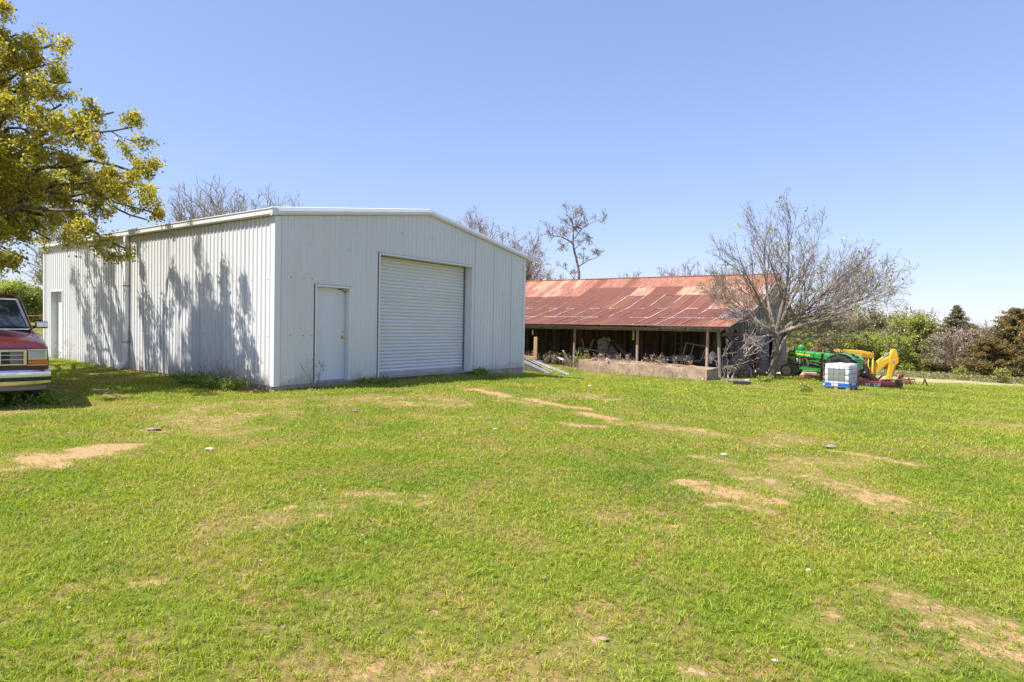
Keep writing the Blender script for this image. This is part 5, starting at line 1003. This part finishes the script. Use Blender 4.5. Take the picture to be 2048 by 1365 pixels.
# ------------------------------------------------------------------ weeds and stalks
def stalks(name, pts, h, mat, label, seed, leafm=None, kind=None, lean=.25, r=.004, nl=0, ls=.02, cat='weed', parent=None):
    rr = random.Random(seed); rs = np.random.RandomState(seed); mb = MB(); ce = []
    for p in pts:
        hh = h * rr.uniform(.5, 1.1); d = V((rr.gauss(0, lean), rr.gauss(0, lean), 1)); a = V(p); b = a + d * hh * .5; c = a + d * hh + V((rr.gauss(0, .06), rr.gauss(0, .06), 0)) * hh
        mb.tube([a, b, c], [r, r * .8, r * .4], 3, 0, rr.random(), False)
        for k in range(rr.randint(1, 4)): t = rr.uniform(.35, .95); q = a.lerp(c, t); e_ = q + V((rr.gauss(0, .5), rr.gauss(0, .5), rr.uniform(.4, 1))) * hh * .25; mb.tube([q, e_], [r * .6, r * .3], 3, 0, rr.random(), False); ce += [e_ + V((rr.gauss(0, .02), rr.gauss(0, .02), rr.gauss(0, .03))) for _ in range(nl)]
        ce += [c + V((rr.gauss(0, .03), rr.gauss(0, .03), rr.gauss(0, .04))) for _ in range(nl)]
    if kind != 'stuff':
        root = empty(name, pts[0], 0, label, cat); inv = V(pts[0]); mb.v = [tuple(V(v) - inv) for v in mb.v]; mb.build('stems', mat, root)
        if ce: c_ = np.array([tuple(x - inv) for x in ce]); quads_obj('leaves', leaf_quads(c_, ls, rs), rs.uniform(0, 1, len(c_)), leafm, root)
        return root
    o = mb.build(name, mat, None); tag(o, label, cat, None, 'stuff')
    if ce: c_ = np.array([tuple(x) for x in ce]); o2 = quads_obj(name + '_tips', leaf_quads(c_, ls, rs), rs.uniform(0, 1, len(c_)), leafm); tag(o2, label + ', dry seed heads', cat, None, 'stuff')
rr = random.Random(6)
def wallpt(px, out): 
    for k in range(400):
        t = k * .03; q = A0 + VX * t
        if proj(q)[0] < px: break
    p = q - UX * out; return V((p.x, p.y, gz(p.x, p.y) - .02))
M['dryb'] = pmat('dry_stem', (.42, .32, .22), (.28, .20, .14), 6, .9)
stalks('dry_weed', [wallpt(rr.uniform(452, 478), rr.uniform(.1, .35)) for _ in range(34)], .50, M['dryb'], 'dense dry brown weed clump at the foot of the sunlit shed wall', 1, M['dryweed'], nl=4, ls=.014)
stalks('dry_weed', [wallpt(rr.uniform(485, 530), rr.uniform(.1, .4)) for _ in range(26)], .62, M['dryb'], 'taller thin dry weeds against the shed wall near the corner', 2, M['dryweed'], nl=3, ls=.012)
stalks('dry_weed', [wallpt(rr.uniform(400, 440), rr.uniform(.1, .4)) for _ in range(16)], .42, M['dryb'], 'sparse dry weeds at the shaded middle of the shed side wall', 5, M['dryweed'], nl=2, ls=.012)
stalks('dry_weed', [wallpt(rr.uniform(132, 160), rr.uniform(.1, .4)) for _ in range(12)], .7, M['dryb'], 'thin dry weeds beside the shed side door', 3, M['dryweed'], nl=3, ls=.018)
stalks('green_weed', [wallpt(rr.uniform(420, 520), rr.uniform(.25, .8)) for _ in range(150)], .22, M['weed'], 'low leafy green weeds under the dry stalks by the shed corner', 4, M['weed'], nl=5, ls=.028, lean=.5)
def fpt(s, out): p = A0 + UX * s + (-VX) * out; return V((p.x, p.y, gz(p.x, p.y) - .01))
stalks('slender_weed', [fpt(.72 + rr.uniform(-.05, .3), .25) for _ in range(7)], .62, M['bark'], 'slender dark weed growing left of the white walk door', 7, M['cedardark'], nl=4, ls=.02)
stalks('low_weed', [fpt(rr.uniform(2.1, 3.2), rr.uniform(.05, .35)) for _ in range(40)], .11, M['weed'], 'tuft of green weeds between the walk door and the roller door', 8, M['weed'], nl=6, ls=.025, lean=.5)
stalks('low_weed', [fpt(rr.uniform(6.3, 6.9), rr.uniform(.05, .3)) for _ in range(30)], .13, M['weed'], 'tuft of green weeds at the right foot of the roller door', 9, M['weed'], nl=6, ls=.03, lean=.5)
def bpt(x, y): p = bw(x, y); return V((p.x, p.y, gz(p.x, p.y) - .02))
stalks('dry_stalks', [bpt(rr.uniform(-15, -7.2), rr.uniform(-.6, 2.2)) for _ in range(330)] + [bw(rr.uniform(-6.4, -1.0), rr.uniform(-1.6, -.5), .4) for _ in range(80)], .62, M['dryb'], 'brown dry stalks standing in the open bays and trough of the barn', 10, M['dryweed'], 'stuff', nl=3, ls=.035, r=.008)
stalks('pale_stalks', [bpt(rr.uniform(-7.0, -.6), rr.uniform(-3.2, -2.15)) for _ in range(170)], .45, M['dryb'], 'pale dead grass stalks along the front of the concrete trough', 11, M['dryweed'], 'stuff', nl=2, ls=.025, r=.005)
stalks('leafy_shoot', [bpt(rr.uniform(-7.6, -6.9), rr.uniform(-.6, .1)) for _ in range(22)], .9, M['twig'], 'yellow-green leafy shoots at the left end of the trough', 12, M['yleaf'], nl=7, ls=.045)
stalks('leafy_weed', [up(gp(rr.uniform(1603, 1620), rr.uniform(783, 788)), 0) for _ in range(26)], .22, M['weed'], 'pale green leafy weed patch left of the caged tank', 13, M['yleaf'], nl=6, ls=.045, lean=.6)
stalks('broadleaf_weed', [up(gp(rr.uniform(1518, 1545), rr.uniform(761, 766)), 0) for _ in range(30)], .18, M['weed'], 'broad-leaved bright weeds on the lawn below the bare tree', 14, M['yleaf'], nl=6, ls=.05, lean=.6)

stalks('verge_weeds', [(lambda p: V((p.x, p.y, p.z - .01)))(gp(rr.uniform(-10, 120), rr.uniform(795, 812))) for _ in range(200)], .12, M['weed'], 'rank green weeds in front of the pickup', 15, M['weed'], 'stuff', nl=5, ls=.022, lean=.6, cat='weeds')
# ------------------------------------------------------------------ grass blades
rs = np.random.RandomState(2)
def in_foot(x, y):
    r = np.zeros(len(x), bool)
    for O_, yw, bx in ((A0, YAW, (-L + .0, -.02, .02, W)), (C0, BYAW, (-22, .1, -2.1, 15.7))):
        dx, dy = x - O_.x, y - O_.y; lx = dx * math.cos(yw) - dy * math.sin(yw); ly = dx * math.sin(yw) + dy * math.cos(yw); r |= (lx > bx[0]) & (lx < bx[1]) & (ly > bx[2]) & (ly < bx[3])
    return r
allq, allv = [], []
for d0, d1, dens, hgt, wid in ((2.3, 4.5, 11000, .036, .0024), (4.5, 7.5, 5000, .038, .0034), (7.5, 12, 1700, .040, .0055), (12, 19, 650, .045, .009), (19, 30, 210, .05, .015), (30, 48, 70, .07, .026)):
    ar = .5 * (d1 ** 2 - d0 ** 2) * 1.78; n_ = int(ar * dens); d = np.sqrt(rs.uniform(d0 ** 2, d1 ** 2, n_)); x = rs.uniform(-.89, .89, n_) * d; y = d
    tf = rs.randint(0, 5, n_) > 1; gx = np.floor(x / .07) ; gy = np.floor(y / .07); tx = (gx + _h(gx, gy, 1)) * .07; ty = (gy + _h(gx, gy, 2)) * .07       # most blades gather in tufts
    x = np.where(tf, tx + rs.normal(0, .016, n_), x); y = np.where(tf, ty + rs.normal(0, .016, n_), y)
    b = bare_np(x, y); cl = .5 * vnoise(x, y, 7, 11) + .5 * vnoise(x, y, 19, 12); tall = vnoise(x, y, 1.1, 6) * .6 + .4 * vnoise(x, y, 3.3, 16); fb = .5 * vnoise(x, y, 9, 21) + .5 * vnoise(x, y, 23, 22)
    keep = (rs.uniform(0, 1, n_) > np.clip((b * 1.15 + (fb - .5) * 1.7 - .26) * 2.2, 0, .93 * np.clip(b * 2, .85, 1))) & (cl > .19) & ~in_foot(x, y); x, y, b, cl, tall, tf = x[keep], y[keep], b[keep], cl[keep], tall[keep], tf[keep]; n_ = len(x)
    h = hgt * rs.uniform(.4, 1.3, n_) * (.45 + .6 * cl + .75 * tall) * (1 - .5 * b) * np.where(tf, 1.1, .75); z = gz_np(x, y); an = rs.uniform(0, 6.283, n_); le = rs.uniform(.1, 1.3, n_) * h; w = wid * rs.uniform(.5, 1.3, n_); tw = rs.uniform(0, 6.283, n_)
    p = np.stack([x, y, z - .003], 1); s = np.stack([-np.sin(tw), np.cos(tw), rs.uniform(-.4, .4, n_)], 1) * w[:, None]; l = np.stack([np.cos(an), np.sin(an), np.zeros(n_)], 1) * le[:, None]; k = np.array([[0, 0, 1.]])
    mid = p + l * .3 + k * (h * .6)[:, None]; tip = p + l + k * (h * rs.uniform(.6, 1, n_))[:, None]; allq.append(np.stack([p, mid + s, tip, mid - s], 1))
    straw = rs.uniform(0, 1, n_) < (.05 + .55 * np.clip(b * 1.6, 0, 1) + .25 * np.clip(.55 - tall, 0, 1)); tuft = _h(np.floor(x / .14), np.floor(y / .14), 5); val = np.clip(.26 * rs.normal(.5, .5, n_) + .35 * tuft + .15 + (vnoise(x, y, .45, 41) - .45) * .6, 0, .85); straw |= (rs.uniform(0, 1, n_) < .40 * np.clip((vnoise(x, y, .6, 42) * .6 + vnoise(x, y, 2.1, 43) * .4 - .52) * 5, 0, 1) + .75 * dry_np(x, y)); val[straw] = rs.uniform(.78, 1.35, straw.sum()); allv.append(val)
# broad-leaved weeds low in the turf
n_ = 60000; d = np.sqrt(rs.uniform(2.3 ** 2, 13 ** 2, n_)); x = rs.uniform(-.89, .89, n_) * d; y = d; q_ = vnoise(x, y, .8, 31) * .6 + vnoise(x, y, 2.6, 32) * .4; k_ = (q_ > .60) & (_h(np.floor(x / .1), np.floor(y / .1), 8) > .35) & (bare_np(x, y) < .2) & ~in_foot(x, y); x, y = x[k_], y[k_]
wq_ = leaf_quads(np.stack([x, y, gz_np(x, y) + rs.uniform(.008, .04, len(x))], 1), .012, rs, aspect=.6); wo = quads_obj('lawn_weeds', wq_, rs.uniform(0, .6, len(x)), M['weed']); tag(wo, 'patches of small broad-leaved weeds in the lawn', 'weeds', None, 'stuff')
go_ = quads_obj('lawn_grass', np.concatenate(allq), np.concatenate(allv), M['grass']); tag(go_, 'short spring lawn grass with a few straw-coloured blades', 'grass', None, 'stuff')
print('blades', len(go_.data.polygons))
